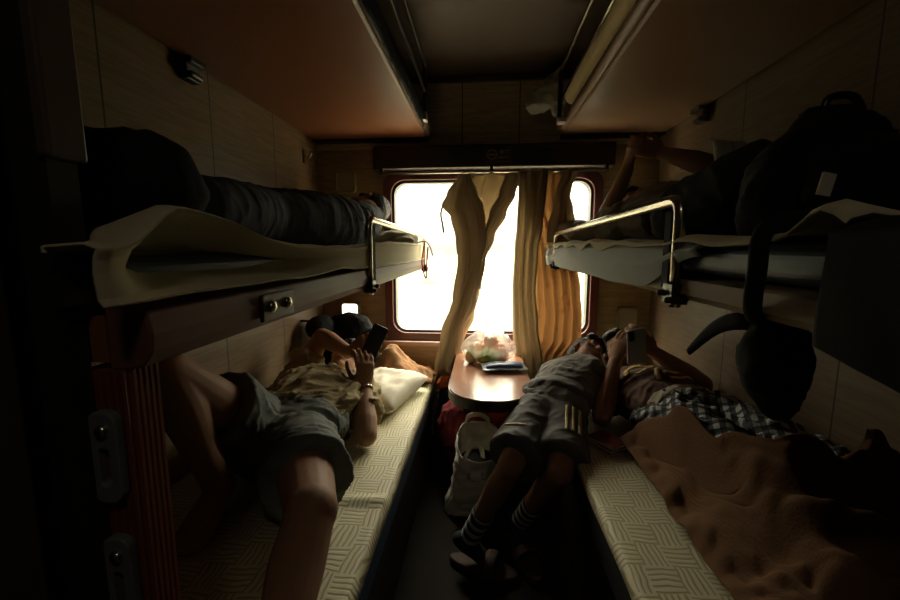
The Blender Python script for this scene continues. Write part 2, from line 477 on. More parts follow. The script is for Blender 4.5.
struct(MB().bb(XL, XR, YB - .006, YB, 1.77, ZC - .03).build('wall_window_upper_lit', M['wallU_lit']))  # thin overlay that carries the lightened wall colour above the valance
wf = MB().bb(-1.03, -.415, .24, .30, 0, ZC).bb(.50, 1.015, .24, .30, 0, ZC).bb(-.415, .50, .24, .30, 1.95, ZC)  # top box: unseen door head, added to keep corridor light off the upper berths
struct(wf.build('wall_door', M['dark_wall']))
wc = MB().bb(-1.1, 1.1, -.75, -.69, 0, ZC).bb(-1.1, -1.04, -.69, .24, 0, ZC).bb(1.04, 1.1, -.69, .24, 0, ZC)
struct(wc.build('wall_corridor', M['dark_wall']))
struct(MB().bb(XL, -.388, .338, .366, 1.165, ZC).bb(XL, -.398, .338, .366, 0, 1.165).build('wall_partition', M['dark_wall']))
struct(MB().bb(-.392, -.378, .333, .369, 1.30, ZC).build('trim_4', M['berth_trim'], bevel=.003))
struct(MB().bb(-.44, -.40, .20, .305, 0, ZC).build('trim_1', M['valance'], bevel=.004))          # door jamb
struct(MB().bb(.475, .515, .20, .305, 0, ZC).build('trim_2', M['valance'], bevel=.004))
struct(MB().bb(XL, XR, YB - .025, YB, ZC - .03, ZC).build('trim_3', M['berth_trim'], bevel=.004))   # ceiling line over the window wall
struct(MB().bb(XL, XR, YB - .012, YB, 0, .09).build('baseboard_window', M['valance']))

win = bpy.data.objects.new('window_1', None); COL.objects.link(win); win.location = (.04, 2.33, .71); struct(win)
o_ = rrect(-.565, .645, .68, 1.637, .07); i_ = rrect(-.52, .60, .727, 1.597, .075)
MB().ring(o_, i_, 2.276, 2.41).build('window_frame', M['maroon'], win, bevel=.003)
o2 = rrect(-.522, .602, .725, 1.599, .077); i2 = rrect(-.506, .586, .741, 1.583, .065)
MB().ring(o2, i2, 2.30, 2.36).build('window_gasket', M['gasket'], win)
MB().prism(rrect(-.508, .588, .739, 1.585, .067), 2.335, 2.340).build('window_pane', M['glass'], win)
MB().bb(-.575, .655, 2.245, 2.30, .655, .681).build('window_sill', M['sill'], win, bevel=.004)

# outside the train
struct(MB().bb(-40, 40, 2.6, 60, -1.6, -1.5).build('ground', M['ground']))
struct(MB().bb(-40, 40, 2.7, 6.0, -1.5, -1.44).build('ground_bounce_strip', M['bounce_strip']))  # unseen strip, added to bounce light onto berth undersides near the window
def hedge(u, v):
    x = -40 + 80 * u; h = 2.2 + 1.5 * nz(x * .25, 1) + .8 * nz(x * .9, 3)
    a = PI * v; y = 34 - math.cos(a) * 4 * (1 + .2 * nz(x * .6, v * 5)); z = -1.6 + math.sin(a) * h * (1 + .12 * nz(x * 1.5, v * 6, 2))
    return (x, y, z)
struct(cloth('hills', hedge, 160, 16, M['bush'], thick=0))

# valance, plaque, rod
val = tag(MB().bb(-.60, .68, 2.205, 2.30, 1.645, 1.765).build('window_valance', M['valance'], bevel=.008), 'long dark brown box rail fixed above the window', 'valance')
pl = thing('wall_plaque', (.07, 2.205, 1.70), 'small brown plaque with ring emblem on the rail above the window', 'plaque')
MB().bb(.005, .145, 2.198, 2.205, 1.672, 1.748).build('plate', M['plaque'], pl, bevel=.002)
em = MB()
q = [(.042 + .024 * math.cos(t), 2.196, 1.708 + .024 * math.sin(t)) for t in (2 * PI * k / 24 for k in range(25))]
em.tube(q, .0028, 6); em.bb(.024, .060, 2.1945, 2.198, 1.704, 1.711)
em.bb(.082, .106, 2.1945, 2.198, 1.718, 1.723).bb(.091, .097, 2.1945, 2.198, 1.708, 1.733).bb(.110, .132, 2.1945, 2.198, 1.726, 1.731)
em.bb(.078, .132, 2.1945, 2.198, 1.690, 1.695)
em.build('emblem', M['emblem'], pl)
rod = thing('curtain_rod', (.04, 2.185, 1.612), 'thin pale curtain rod under the dark rail above the window', 'curtain rod')
MB().tube([(-.555, 2.185, 1.618), (.635, 2.185, 1.618)], .006, 10).build('rod', M['alu'], rod, smooth=True)
for x in (-.55, .04, .63): MB().bb(x - .008, x + .008, 2.18, 2.206, 1.612, 1.648).build('bracket', M['steel_dark'], rod)

# ------------------------------------------------------------------ berths
def lower_berth(sx, x_edge, x_wall, label, seatmat):
    yb_ = .44 if sx < 0 else .38
    t = thing('lower_berth', ((x_edge + x_wall) / 2, 1.33, 0), label, 'berth')
    a, b = sorted((x_edge, x_wall))
    MB().bb(a + (.03 if sx > 0 else 0.0), b - (.03 if sx < 0 else 0.0), yb_, 2.285, .0, .36).build('berth_base', M['valance'], t, bevel=.006)
    mb = MB(); poly = rrect(a, b, .362, .497, .03)
    mb.prism(poly, yb_, 2.285); mb.build('seat_cushion', seatmat, t, smooth=False, bevel=.006)
    return t
lower_berth(-1, -.268, XL + .005, 'left lower berth with navy vinyl cushion under a straw mat', M['navy'])
lower_berth(1, .325, XR - .005, 'right lower berth in dark vinyl beside the table and the aisle', M['black'])

def mat_l(u, v):
    y = .445 + 1.84 * u
    d = .69 * v
    x = -.935 + d
    z = .5005 + .0015 * nz(x * 10, y * 8) + .010 * math.exp(-((y - .99 - .05 * v) / .02) ** 2) * sstep(.5, .9, v)
    if v > .96:
        k = (v - .96) / .04; x = -.935 + .69 * .96 + .012 * k - .006 * nz(y * 5, 2); z = .5005 - (.03 + .012 * nz(y * 4, 0)) * k
    return (x, y, z + .003)
tag(cloth('sleeping_mat', mat_l, 150, 50, M['mat'], thick=.003), 'cream basket-weave sleeping mat on the left lower berth', 'sleeping mat')
def mat_r(u, v):
    y = .40 + 1.885 * u; x = .925 - .615 * v
    z = .5035 + .0015 * nz(x * 10, y * 8, 5)
    if v > .965:
        k = (v - .965) / .035; x = .925 - .615 * .965 - .010 * k; z -= (.022 + .006 * nz(y * 4, 8)) * k
    return (x, y, z)
tag(cloth('sleeping_mat', mat_r, 120, 50, M['mat'], thick=.003), 'cream basket-weave sleeping mat on the right lower berth', 'sleeping mat')

# mid berths
def mid_berth(sgn, xe, xw, z0, z1, label, fm, um, ya, yb):
    t = thing('middle_berth', ((xe + xw) / 2, 1.33, z0), label, 'berth')
    y0, y1 = .37, 2.285
    poly = [(xe - sgn * .03, z1), (xe - sgn * .005, z1 - .006), (xe, z1 - .03), (xe - sgn * .002, z0 + .02), (xe - sgn * .014, z0 + .003), (xe - sgn * .035, z0), (xe - sgn * .05, z0), (xe - sgn * .05, z1)]
    MB().prism(poly, y0, y1).build('front_rail', fm, t, bevel=.003)
    a, b = sorted((xe - sgn * .05, xw))
    MB().bb(a, b, y0, y1, z0 + .008, z1 - .012).build('berth_board', um, t)
    xr = xe
    g = MB().tube(fillet([(xr, ya, z0 - .012), (xr, ya, 1.305), (xr, yb, 1.285), (xr, yb, z0 - .012)], .035), .0105, 12).build('guard_rail', M['chrome'], t, smooth=True)
    for y in (ya, yb):
        cl = MB()
        cl.bb(min(xr - .014, xr + .014), max(xr - .014, xr + .014), y - .019, y + .019, z0 - .006, z0 + .03)
        cl.loft([(xr - sgn * .01, y - .016, z0 + .002), (xr + sgn * .02, y - .016, z0 + .002)], .006).loft([(xr - sgn * .01, y + .014, z0 + .012), (xr + sgn * .02, y + .014, z0 + .012)], .006)
        cl.build('rail_bracket', M['steel_dark'], g, bevel=.002)
    # flat dark stay beside the near post
    MB().bb(xr - .009 if sgn < 0 else xr + .004, xr - .004 if sgn < 0 else xr + .009, ya + .012, ya + .040, z0 + .02, 1.285).build('stay', M['black'], t, bevel=.002)
    return t
bl = mid_berth(1, -.332, XL + .004, 1.095, 1.163, 'left middle berth with glossy maroon front rail and chrome guard rail', M['fascia'], M['copper'], 1.155, 2.265)
brt = mid_berth(-1, .34, XR - .004, 1.128, 1.172, 'right middle berth with beige front rail and chrome guard rail', M['fasciaR'], M['berth_tan'], .735, 1.925)
lp = MB().bb(-.333, -.326, .565, .665, 1.108, 1.150).build('latch_plate', M['blackgloss'], bl, bevel=.003)
for y in (.590, .640):
    MB().ell((-.324, y, 1.130), ((.005, 0, 0), (0, .009, 0), (0, 0, .009))).build('screw', M['chrome'], lp, smooth=True)

# upper berths
def upper_berth(sgn, xe, xw, label, um, z0, rails):
    t = thing('upper_berth', ((xe + xw) / 2, 1.3, z0), label, 'berth')
    a, b = sorted((xe - sgn * .02, xw))
    MB().bb(a, b, .30, 2.235, z0, z0 + .04).build('berth_board', um, t, bevel=.012)
    MB().loft([(xe - sgn * .012, .30, z0 + .024), (xe - sgn * .012, 2.235, z0 + .024)], (.02), side=(1, 0, 0)).build('edge_trim', M['berth_trim'] if sgn > 0 else um, t, smooth=True)
    c, d = sorted((xw, xe - sgn * .02))
    MB().bb(c, d, 2.235, 2.30, z0 - .008, z0 + .03).build('end_bracket', M['valance'], t)
    g = MB()
    for pts, r in rails: g.tube(fillet(pts, .03) if len(pts) > 2 else pts, r, 10)
    g.build('guard_rail', M['steel_dark'] if sgn > 0 else M['chrome'], t, smooth=True)
    return t
ul = upper_berth(1, -.288, XL + .004, 'left upper berth with rust brown underside', M['copper'], 1.81,
    [([(-.272, 1.92, 1.82), (-.272, 1.92, 2.045), (-.272, .5, 2.045), (-.272, .5, 1.82)], .009), ([(-.272, 1.92, 1.93), (-.272, .5, 1.93)], .007)])
MB().bb(-.282, -.262, 1.895, 1.945, 1.800, 1.835).build('rail_clip', M['label'], ul, bevel=.003)
ur = upper_berth(-1, .388, XR - .004, 'right upper berth with tan underside and thin chrome rails', M['berth_tan'], 1.81,
    [([(.352, 2.0, 1.82), (.352, 2.0, 2.035), (.352, .5, 2.035), (.352, .5, 1.82)], .007), ([(.352, 1.99, 1.90), (.352, .5, 1.90)], .005)])
MB().bb(.340, .358, 1.985, 2.015, 1.80, 2.03).build('rail_post', M['steel_dark'], ur, bevel=.003)
MB().bb(.338, .375, 1.965, 2.01, 1.795, 1.815).build('rail_clip', M['label'], ur, bevel=.003)

# things lying on the upper berths
sm = MB().loft([(.425, y, 1.945) for y in (.5, 1.0, 1.5, 2.06)], .042, n=16)
tag(sm.build('rolled_straw_mat', M['straw'], smooth=True), 'rolled yellow straw mat on the right upper berth behind the chrome rails', 'straw mat')
mb = MB().ell((.30, 2.14, 1.96), ((.09, 0, .04), (0, .06, 0), (-.015, 0, .05))).loft([(.36, 2.13, 1.90), (.36, 2.12, 1.96), (.33, 2.11, 2.03), (.36, 2.10, 2.07)], [.03, .04, .035, .015])
tag(blob('plastic_bag', mb, M['paleplastic'], vox=.006, it=2, wr=dict(amp=.010, s=(16, 16, 30))), 'cloudy plastic bag sagging off the window end of the right upper berth', 'plastic bag')
def overhang(u, v):
    y = .55 + 1.42 * u; h = .03 + .018 * nz(y * 4, 0) + .012 * nz(y * 13, 4)
    if v < .5: return (-.62 + .326 * (v / .5), y, 1.858 + .02 * nz(y * 3, v * 4))
    k = (v - .5) / .5
    return (-.292 + .009 * math.sin(k * PI) + .004, y, 1.862 - (h + .038) * k)
tag(cloth('dark_blanket', overhang, 80, 16, M['black'], thick=.006), 'dark blanket overhanging the edge of the left upper berth', 'blanket')

# wall fittings
def wall_lamp(x, z, label, lit):
    t = thing('reading_lamp', (x, YB, z), label, 'reading lamp', 'reading lamps on the window wall')
    MB().ring(rrect(x - .058, x + .058, z - .062, z + .062, .02), rrect(x - .046, x + .046, z - .05, z + .05, .014), 2.262, 2.30).build('housing', M['lampbody'], t, bevel=.003)
    MB().prism(rrect(x - .046, x + .046, z - .05, z + .05, .014), 2.268, 2.298).build('diffuser', M['lamplit'] if lit else M['lampoff'], t)
wall_lamp(-.775, .845, 'lit square reading lamp above the black bag on the left lower berth', True)
wall_lamp(-.78, 1.592, 'unlit square reading lamp above the left middle berth', False)
wall_lamp(.81, .83, 'unlit square reading lamp above the right lower berth', False)
def hook(x, y, z, sgn, label):
    t = thing('coat_hook', (x, y, z), label, 'coat hook')
    MB().bb(min(x, x + sgn * .006), max(x, x + sgn * .006), y - .012, y + .012, z - .035, z + .035).build('hook_plate', M['steel_dark'], t, bevel=.002)
    MB().tube(curve([(x, y, z + .01), (x + sgn * .03, y, z - .005), (x + sgn * .045, y, z + .015), (x + sgn * .04, y, z + .03)]), .005, 8).build('hook_arm', M['chrome'], t, smooth=True)
hook(XL, 2.12, 1.70, 1, 'small metal coat hook on the left wall near the window')
hook(XR, 2.05, 1.62, -1, 'small metal coat hook on the right wall near the window')
def stay_bracket(x, y, sgn, label):
    t = MB(); a, b = sorted((x, x + sgn * .03))
    t.bb(a, b, y - .03, y + .03, 1.745, 1.808); a, b = sorted((x, x + sgn * .05)); t.bb(a, b, y - .035, y + .035, 1.79, 1.809)
    t.loft([(x + sgn * .034, y - .02, 1.76), (x + sgn * .034, y + .02, 1.76)], .011)
    tag(t.build('berth_bracket', M['blackgloss'], bevel=.003), label, 'bracket')
stay_bracket(XL, 1.28, 1, 'black bracket on the left wall holding the upper berth')
stay_bracket(XR, 1.86, -1, 'black bracket on the right wall holding the upper berth')

# ribbed support post at the near end of the left berths
ps = thing('support_post', (-.355, .35, 0), 'ribbed red-brown post with two grey latch plates at the door end of the left berths', 'post')
px0, px1, py0, py1, k = -.415, -.362, .372, .408, 6
w_ = (px1 - px0) / k; poly = [(px0, py0), (px0, py1)]
d_ = (py1 - py0) / 5
for i in range(5):
    y_ = py1 - i * d_; poly += [(px1, y_), (px1, y_ - d_ * .55), (px1 - .004, y_ - d_ * .65), (px1 - .004, y_ - d_ * .95)]
for i in range(k):
    x1 = px1 - i * w_; poly += [(x1 - w_ * .1, py0 - .006), (x1 - w_ * .55, py0 - .006), (x1 - w_ * .66, py0), (x1 - w_ * .95, py0)]
MB().prism(poly, 0, 1.0945, 'xy').build('ribbed_column', M['post'], ps)
for z0, z1 in ((.955, 1.055), (.80, .915)):
    lpx = MB().ring(rrect(-.402, -.370, z0, z1, .013), rrect(-.392, -.380, z0 + .02, z1 - .04, .005), .356, .367).build('latch_plate', M['latch'], ps, bevel=.002)
    MB().ell((-.384, .355, z1 - .02), ((.007, 0, 0), (0, .005, 0), (0, 0, .007))).build('knob', M['chrome'], lpx, smooth=True)

# ------------------------------------------------------------------ table and what is on it
tb = thing('folding_table', (.037, 1.9, 0), 'narrow red-brown table with rounded front under the window', 'table')
xa, xb, yf, ys = -.138, .213, 1.474, 1.665
out = [(xb, 2.284), (xa, 2.284), (xa, ys)]
for i in range(1, 20):
    a = PI + PI * i / 20; out.append(((xa + xb) / 2 + (xb - xa) / 2 * math.copysign(abs(math.cos(a)) ** .9, math.cos(a)), ys - (ys - yf) * abs(math.sin(a)) ** .9))
out.append((xb, ys))
MB().prism(out, .612, .640, 'xy').build('table_top', M['table'], tb)
cx_, cy_ = (xa + xb) / 2, 1.9
eo = [(cx_ + (x - cx_) * 1.022, (cy_ + (y - cy_) * 1.01) if y < 2.2 else y) for x, y in out]
mbx = MB(); n_ = len(out)
mbx.prism(eo, .596, .634, 'xy'); mbx.build('edge_band', M['tableedge'], tb)
MB().bb(-.02, .095, 2.16, 2.284, 0, .598).build('pedestal', M['valance'], tb, bevel=.006)
MB().prism([(2.27, .596), (1.75, .596), (1.78, .57), (2.2, .40), (2.27, .40)], .02, .055, 'yz').build('bracket', M['valance'], tb)

fruit_defs = [('orange', M['orange_fruit'], (.095, 1.99, .684), .040, 'orange in the plastic bag, on the right beside the green fruit'),
    ('orange', M['orange_fruit'], (-.005, 2.06, .686), .042, 'orange in the plastic bag, at the back left'),
    ('orange', M['orange_fruit'], (.045, 2.035, .742), .037, 'orange at the top of the fruit in the plastic bag'),
    ('apple', M['apple_fruit'], (.085, 2.075, .690), .040, 'pinkish apple at the back of the plastic bag'),
    ('green_mango', M['green_fruit'], (.030, 1.955, .684), .042, 'yellow-green mango at the front of the plastic bag'),
    ('pear', M['yellow_fruit'], (-.052, 1.975, .678), .036, 'pale yellow pear at the left of the plastic bag')]
for nm, mt, c, r, lab in fruit_defs:
    t = thing(nm, (c[0], c[1], c[2] - r), lab, 'fruit', 'fruit in the plastic bag')
    s = {'green_mango': (1.3, 1, .95), 'pear': (1, 1, 1.1)}.get(nm, (1, 1, .96))
    mb = MB(); mb.ell(c, ((r * s[0], 0, 0), (0, r * s[1], 0), (0, 0, r * s[2])), 20, 12)
    if nm == 'pear': mb = MB().loft([(c[0], c[1], c[2] - .006), (c[0], c[1], c[2] + .02), (c[0] + .004, c[1], c[2] + .045)], [r * .92, r * .75, r * .4], n=18)
    mb.build('flesh', mt, t, smooth=True)
    MB().loft([(c[0], c[1], c[2] + r * .9), (c[0] + .004, c[1], c[2] + r * 1.15)], .003, n=8).build('stem', M['strap'], t, smooth=True)
mb = MB().ell((.035, 2.02, .712), ((.135, 0, 0), (0, .105, 0), (0, 0, .085))).loft([(.05, 2.05, .765), (.055, 2.05, .80), (.06, 2.05, .825)], [(.05, .03), (.03, .02), (.05, .03)])
pb = blob('plastic_bag', mb, M['plastic'], vox=.007, it=3, wr=dict(amp=.009, s=(20, 20, 14), seed=3))
for v in pb.data.vertices:
    if v.co.z + pb.location.z < .645: v.co.z = .645 - pb.location.z
tag(pb, 'clear plastic bag full of fruit on the table by the window', 'plastic bag')

sp = thing('snack_packet', (.105, 1.88, .64), 'silvery blue snack packet lying in front of the fruit bag on the table', 'packet')
R = Matrix.Rotation(.12, 3, 'Z')
def packet(u, v, s):
    a = u - .5; b = v - .5
    h = .020 * max(0, (1 - (2 * a) ** 4)) * max(0, (1 - (2 * b) ** 2)) + .002 * nz(u * 9, v * 9, s)
    p = R @ V((a * .21, b * .115, 0)); return V((.105, 1.87, .660)) + p + V((0, 0, s * max(h, 0)))
mb = MB()
for s in (1, -.85):
    vs = [packet(i / 24, j / 14, s) for i in range(25) for j in range(15)]
    mb.add(vs, [(i * 15 + j, (i + 1) * 15 + j, (i + 1) * 15 + j + 1, i * 15 + j + 1) for i in range(24) for j in range(14)])
pk = mb.build('wrapper', M['packet'], sp, smooth=True, fix=False)
ribbon_on('printed_band', pk, [[V((.02, 1.835, .8)), V((.10, 1.845, .8)), V((.19, 1.855, .8))]], .045, M['packetblue'], sp, (0, 0, -1), off=.0015)
gb = thing('small_carton', (.075, 2.262, .681), 'small pale green carton standing on the window sill', 'carton')
MB().bb(.02, .125, 2.250, 2.295, .681, .742).build('carton_body', M['greenbox'], gb, bevel=.003)
MB().bb(.03, .115, 2.2475, 2.25, .695, .722).build('carton_label', M['label'], gb)

# ------------------------------------------------------------------ curtains
def panel(name, rows, mt, parent, folds, amp, y0, yoff=0, nu=60, nv=70, thick=.0025, seed=0):
    """rows: (z, x_left, x_right) from the top down; a pleated sheet of cloth between the two edges"""
    zt, zb = rows[0][0], rows[-1][0]
    tab = [(zt - r[0], (r[1], r[2])) for r in rows]
    def f(u, v):
        z = zt + (zb - zt) * v
        a, b = lerp(tab, zt - z)
        w = nz(u * 3, v * 2, seed) * .06
        x = a + (b - a) * (u + .03 * math.sin(u * folds * 2 * PI + seed) * (1 - abs(2 * u - 1)))
        y = y0 + yoff + amp * math.sin((u + w) * folds * 2 * PI + seed) + .5 * amp * nz(u * 9, v * 5, seed + 2) + .01 * nz(v * 4, u * 2, seed)
        return (x, y, z)
    return cloth(name, f, nu, nv, mt, parent, thick=thick)
cl = thing('curtain', (-.05, 2.185, .55), 'left beige curtain, gathered and twisted, hanging from the rod to the table', 'curtain')
panel('curtain_cloth', [(1.61, -.125, .19), (1.53, -.15, .165), (1.44, -.165, .125), (1.30, -.135, .045), (1.18, -.13, .01), (1.0, -.145, -.015), (.85, -.185, -.045), (.70, -.235, -.10), (.53, -.255, -.13)], M['curtain'], cl, 3, .010, 2.175, seed=1)
panel('left_fold', [(1.60, -.125, -.07), (1.50, -.19, -.03), (1.44, -.218, -.0), (1.38, -.17, .01), (1.27, -.145, .02), (1.15, -.135, .012), (.95, -.16, -.03), (.75, -.225, -.10), (.54, -.262, -.15)], M['curtain2'], cl, 1.5, .012, 2.14, seed=4)
panel('right_fold', [(1.60, .11, .20), (1.50, .08, .165), (1.40, .03, .12), (1.28, 0, .06), (1.15, -.03, .012), (1.0, -.07, -.01)], M['curtain2'], cl, 1.5, .010, 2.145, seed=6)
MB().tube(curve([(-.205, 2.13, 1.46), (-.222, 2.128, 1.40), (-.213, 2.13, 1.34), (-.208, 2.132, 1.30)]), .005, 8).build('tie_cord', M['strap'], cl, smooth=True)
for i, x in enumerate((-.115, -.095, -.075, -.05, .15)):
    MB().tube(curve([(x, 2.165, 1.625), (x + .008, 2.16, 1.60), (x + .018 * (-1) ** i, 2.155, 1.575)]), .003, 6).build('curtain_hook', M['alu'], cl, smooth=True)
cr = thing('curtain', (.37, 2.185, .5), 'right orange and beige curtain bunched at the right side of the window', 'curtain')
panel('curtain_cloth', [(1.61, .18, .47), (1.45, .20, .45), (1.3, .25, .46), (1.15, .27, .50), (1.0, .28, .525), (.85, .29, .54), (.72, .28, .54), (.62, .25, .48), (.50, .22, .44)], M['curtain_orange'], cr, 5, .014, 2.185, seed=2)
panel('beige_fold', [(1.61, .175, .33), (1.5, .18, .32), (1.35, .175, .31), (1.2, .165, .29), (1.0, .16, .28), (.8, .165, .30), (.6, .18, .33), (.49, .19, .34)], M['curtain2'], cr, 3, .016, 2.14, seed=3)
panel('corner_fold', [(1.61, .40, .475), (1.50, .37, .44), (1.42, .36, .46), (1.35, .34, .475), (1.25, .33, .45)], M['curtain2'], cr, 1.5, .010, 2.155, seed=8, nv=30)
for i, x in enumerate((.19, .24, .30, .43, .455)):
    MB().tube(curve([(x, 2.165, 1.625), (x + .006, 2.16, 1.60), (x + .012 * (-1) ** i, 2.155, 1.575)]), .003, 6).build('curtain_hook', M['alu'], cr, smooth=True)

# ------------------------------------------------------------------ bedding
def pillow(name, c, ax, ay, az, h, m, seed=0, bulge=.5):
    c = V(c); ax = V(ax); ay = V(ay); az = V(az).normalized(); mb = MB(); n = 22
    for s in (1, -1):
        vs = []
        for i in range(n + 1):
            for j in range(n + 1):
                u = 2 * i / n - 1; w = 2 * j / n - 1
                pin = 1 - .10 * (1 - abs(u)) * abs(w) ** 3 ; pin2 = 1 - .10 * (1 - abs(w)) * abs(u) ** 3
                t = (max(0, 1 - u ** 4) * max(0, 1 - w ** 4)) ** bulge
                k = .26 * nz(u * 3 + seed, w * 3, s) + .20 * (1 - abs(nz(u * 6, w * 6 + seed, 3)) * 2)
                vs.append(c + ax * (u * pin2) + ay * (w * pin) + az * (s * h * t * (1 + k)))
        mb.add(vs, [(i * (n + 1) + j, (i + 1) * (n + 1) + j, (i + 1) * (n + 1) + j + 1, i * (n + 1) + j + 1) for i in range(n) for j in range(n)])
    return mb
def build_pillow(name, *a, label=None, cat='pillow', **k):
    mb = pillow(name, *a, **k); me = bpy.data.meshes.new(name); me.from_pydata([tuple(v) for v in mb.v], [], mb.f)
    bm = bmesh.new(); bm.from_mesh(me); bmesh.ops.remove_doubles(bm, verts=bm.verts, dist=.0006); bmesh.ops.recalc_face_normals(bm, faces=bm.faces); bm.to_mesh(me); bm.free()
    return tag(link(name, me, a[5], smooth=True, fix=False), label, cat)
build_pillow('pillow', (-.465, 1.80, .556), (.145, -.04, 0), (.05, .20, .01), (0, -.08, 1), .052, M['white'], seed=2, label='white pillow under the head of the man on the left lower berth')
def orange_bl(u, v):
    x = -.62 + .36 * u; y = 1.99 + .26 * v
    z = .512 + .15 * math.exp(-((u - .38) / .33) ** 2) * math.sin(PI * min(1, v * 1.1 + .05)) ** .6 + .034 * nz(x * 11, y * 15) + .022 * (1 - abs(nz(x * 20, y * 20, 3)) * 2)
    return (x, y, max(z, .512))
tag(cloth('folded_blanket', orange_bl, 50, 36, M['orangeblanket'], thick=.008), 'crumpled orange-brown blanket behind the white pillow by the window wall', 'blanket')

# left middle berth bedding
MBm = MB(); MBm.prism(rrect(XL + .01, -.385, 1.1665, 1.212, .018), .40, 2.25)
tag(MBm.build('mattress', M['navy'], smooth=False, bevel=.004), 'thin mattress of the left middle berth under a cream sheet', 'mattress')
def sheet_l(u, v):
    y = .322 + 1.91 * u
    op = (1 - sstep(.50, .98, y)) * sstep(.345, .43, y)          # the open fold near the door
    lift = .035 * op * (math.exp(-((y - .42) / .16) ** 2) + .3)
    zt = 1.222 + lift + .020 * sstep(.9, 1.5, y) + .006 * nz(y * 7, 1); zb = 1.170 - .012 * sstep(.9, 1.5, y) + .006 * nz(y * 6, 4)
    back = .09 * op
    prof = [(0, (-.93, 1.2165)), (.45, (-.50, 1.2175 + .004 * nz(y * 9, 7))), (.62, (-.345 - .01 * op, zt)), (.68, (-.332, zt - .004)), (.74, (-.336 - back * .5, zt - .012)), (.82, (-.338 - back, (zt + zb) / 2)), (.92, (-.336 - back * .3, zb + .004)), (1, (-.331, zb - .002))]
    x, z = lerp(prof, v)
    if y < .375: x = max(x, -.384)
    return (x, y, z + .0025 * nz(x * 20, y * 9, 2))
tag(cloth('bed_sheet', sheet_l, 120, 60, M['sheet'], thick=.003), 'cream bed sheet folded open along the left middle berth', 'bed sheet')
ob = MB().ell((-.46, 2.13, 1.262), ((.11, .02, 0), (0, .10, 0), (0, 0, .045))).ell((-.40, 2.05, 1.245), ((.06, 0, 0), (0, .08, 0), (0, 0, .03)))
tag(blob('folded_blanket', ob, M['oliveblanket'], vox=.008, it=3, wr=dict(amp=.01, s=(12, 12, 20))), 'pale olive bundle of cloth behind the guard rail of the left middle berth', 'blanket')
st = thing('bag_strap', (-.27, 2.18, 1.10), 'olive webbing strap dangling off the window end of the left middle berth', 'strap')
def flatstrap(pts, w, side, name, parent, m, t=.004):
    MB().loft(curve(pts, 8), [(w, t)] * ((len(pts) - 1) * 8 + 1), side=side, caps='flat', n=10).build(name, m, parent, smooth=True)
flatstrap([(-.36, 2.17, 1.248), (-.31, 2.17, 1.255), (-.285, 2.17, 1.225), (-.268, 2.17, 1.17)], .02, (0, 1, 0), 'strap_band', st, M['strap'])
MB().tube(curve([(-.315, 2.165, 1.245), (-.33, 2.165, 1.15), (-.315, 2.165, 1.065), (-.305, 2.165, 1.07), (-.303, 2.165, 1.15), (-.297, 2.165, 1.225)]), .004, 8).build('strap_loop', M['redbag'], st, smooth=True)

# right middle berth bedding
tag(MB().prism(rrect(.352, XR - .01, 1.176, 1.226, .02), .40, 2.25).build('mattress', M['navy'], smooth=False, bevel=.004), 'navy mattress of the right middle berth hanging into the dark end', 'mattress')
def blue_sheet(u, v):
    y = .66 + 1.57 * u
    cut = 1 - .75 * (1 - sstep(.66, .90, y))
    zt = 1.2295 + .002 * nz(y * 5, 3); zb = zt - .094 * cut - .004 * nz(y * 5, 9)
    prof = [(0, (.90, 1.2290)), (.35, (.42, 1.2295)), (.5, (.348, zt)), (.6, (.339, zt - .01)), (.8, (.331 + .006 * nz(y * 4, 5), (zt + zb) / 2 + .004 * nz(y * 9, 1))), (1, (.338 + .006 * nz(y * 7, 2), zb))]
    x, z = lerp(prof, v); return (x, y, z)
tag(cloth('bed_sheet', blue_sheet, 100, 36, M['bluesheet'], thick=.003), 'pale blue sheet hanging down the front of the right middle mattress', 'bed sheet')
def cream_r(u, v):
    y = .40 + 1.86 * u
    tent = .030 * math.exp(-((y - .43) / .035) ** 2) * sstep(.35, .62, v)
    zt = 1.235 + .008 * sstep(1, 1.6, y) + .006 * nz(y * 4, 2) + .016 * max(0, nz(y * 6.5, 7)) + tent
    saw = abs(((y * 4.3) % 1) - .5) * 2
    hem = .010 + .018 * saw * sstep(.8, 1.2, y)
    prof = [(0, (.92, 1.2345)), (.5, (.46, 1.2355)), (.75, (.352, zt)), (.86, (.334, zt - .005)), (1, (.330, zt - hem))]
    x, z = lerp(prof, v); return (x, y, max(z + .002 * nz(x * 15, y * 12), 1.2345 if x > .36 else 0))
tag(cloth('bed_sheet', cream_r, 130, 44, M['sheet'], thick=.003), 'cream top sheet with crumpled hem on the right middle berth', 'bed sheet')
db = thing('duffel_bag', (-.60, .53, 1.22), 'black duffel bag at the feet of the sleeper on the left middle berth', 'bag')
blob('bag_body', MB().loft([(-.80, .53, 1.30), (-.62, .53, 1.305), (-.46, .53, 1.30)], [(.075, .075), (.085, .08), (.075, .07)], n=18), M['black'], db, vox=.008, it=3, wr=dict(amp=.006))
MB().tube(curve([(-.70, .50, 1.37), (-.67, .48, 1.41), (-.60, .48, 1.415), (-.54, .50, 1.37)]), .008, 8).build('carry_handle', M['black'], db, smooth=True)
def dark_hang(u, v):
    y = .315 + .10 * u; x, z = lerp([(0, (.44, 1.2435)), (.3, (.36, 1.246)), (.4, (.330, 1.235)), (1, (.328, 1.105 + .02 * u))], v)
    return (x + .004 * nz(y * 22, v * 3), y, z + (.006 * nz(y * 9, 2) if v > .5 else 0))
tag(cloth('dark_blanket', dark_hang, 24, 24, M['black'], thick=.005), 'black blanket hanging over the door end of the right middle berth', 'blanket')
build_pillow('pillow', (.60, 2.10, 1.297), (.21, .03, 0), (-.02, .12, .03), (0, -.2, 1), .045, M['pale'], seed=5, label='grey pillow at the window end of the right middle berth')
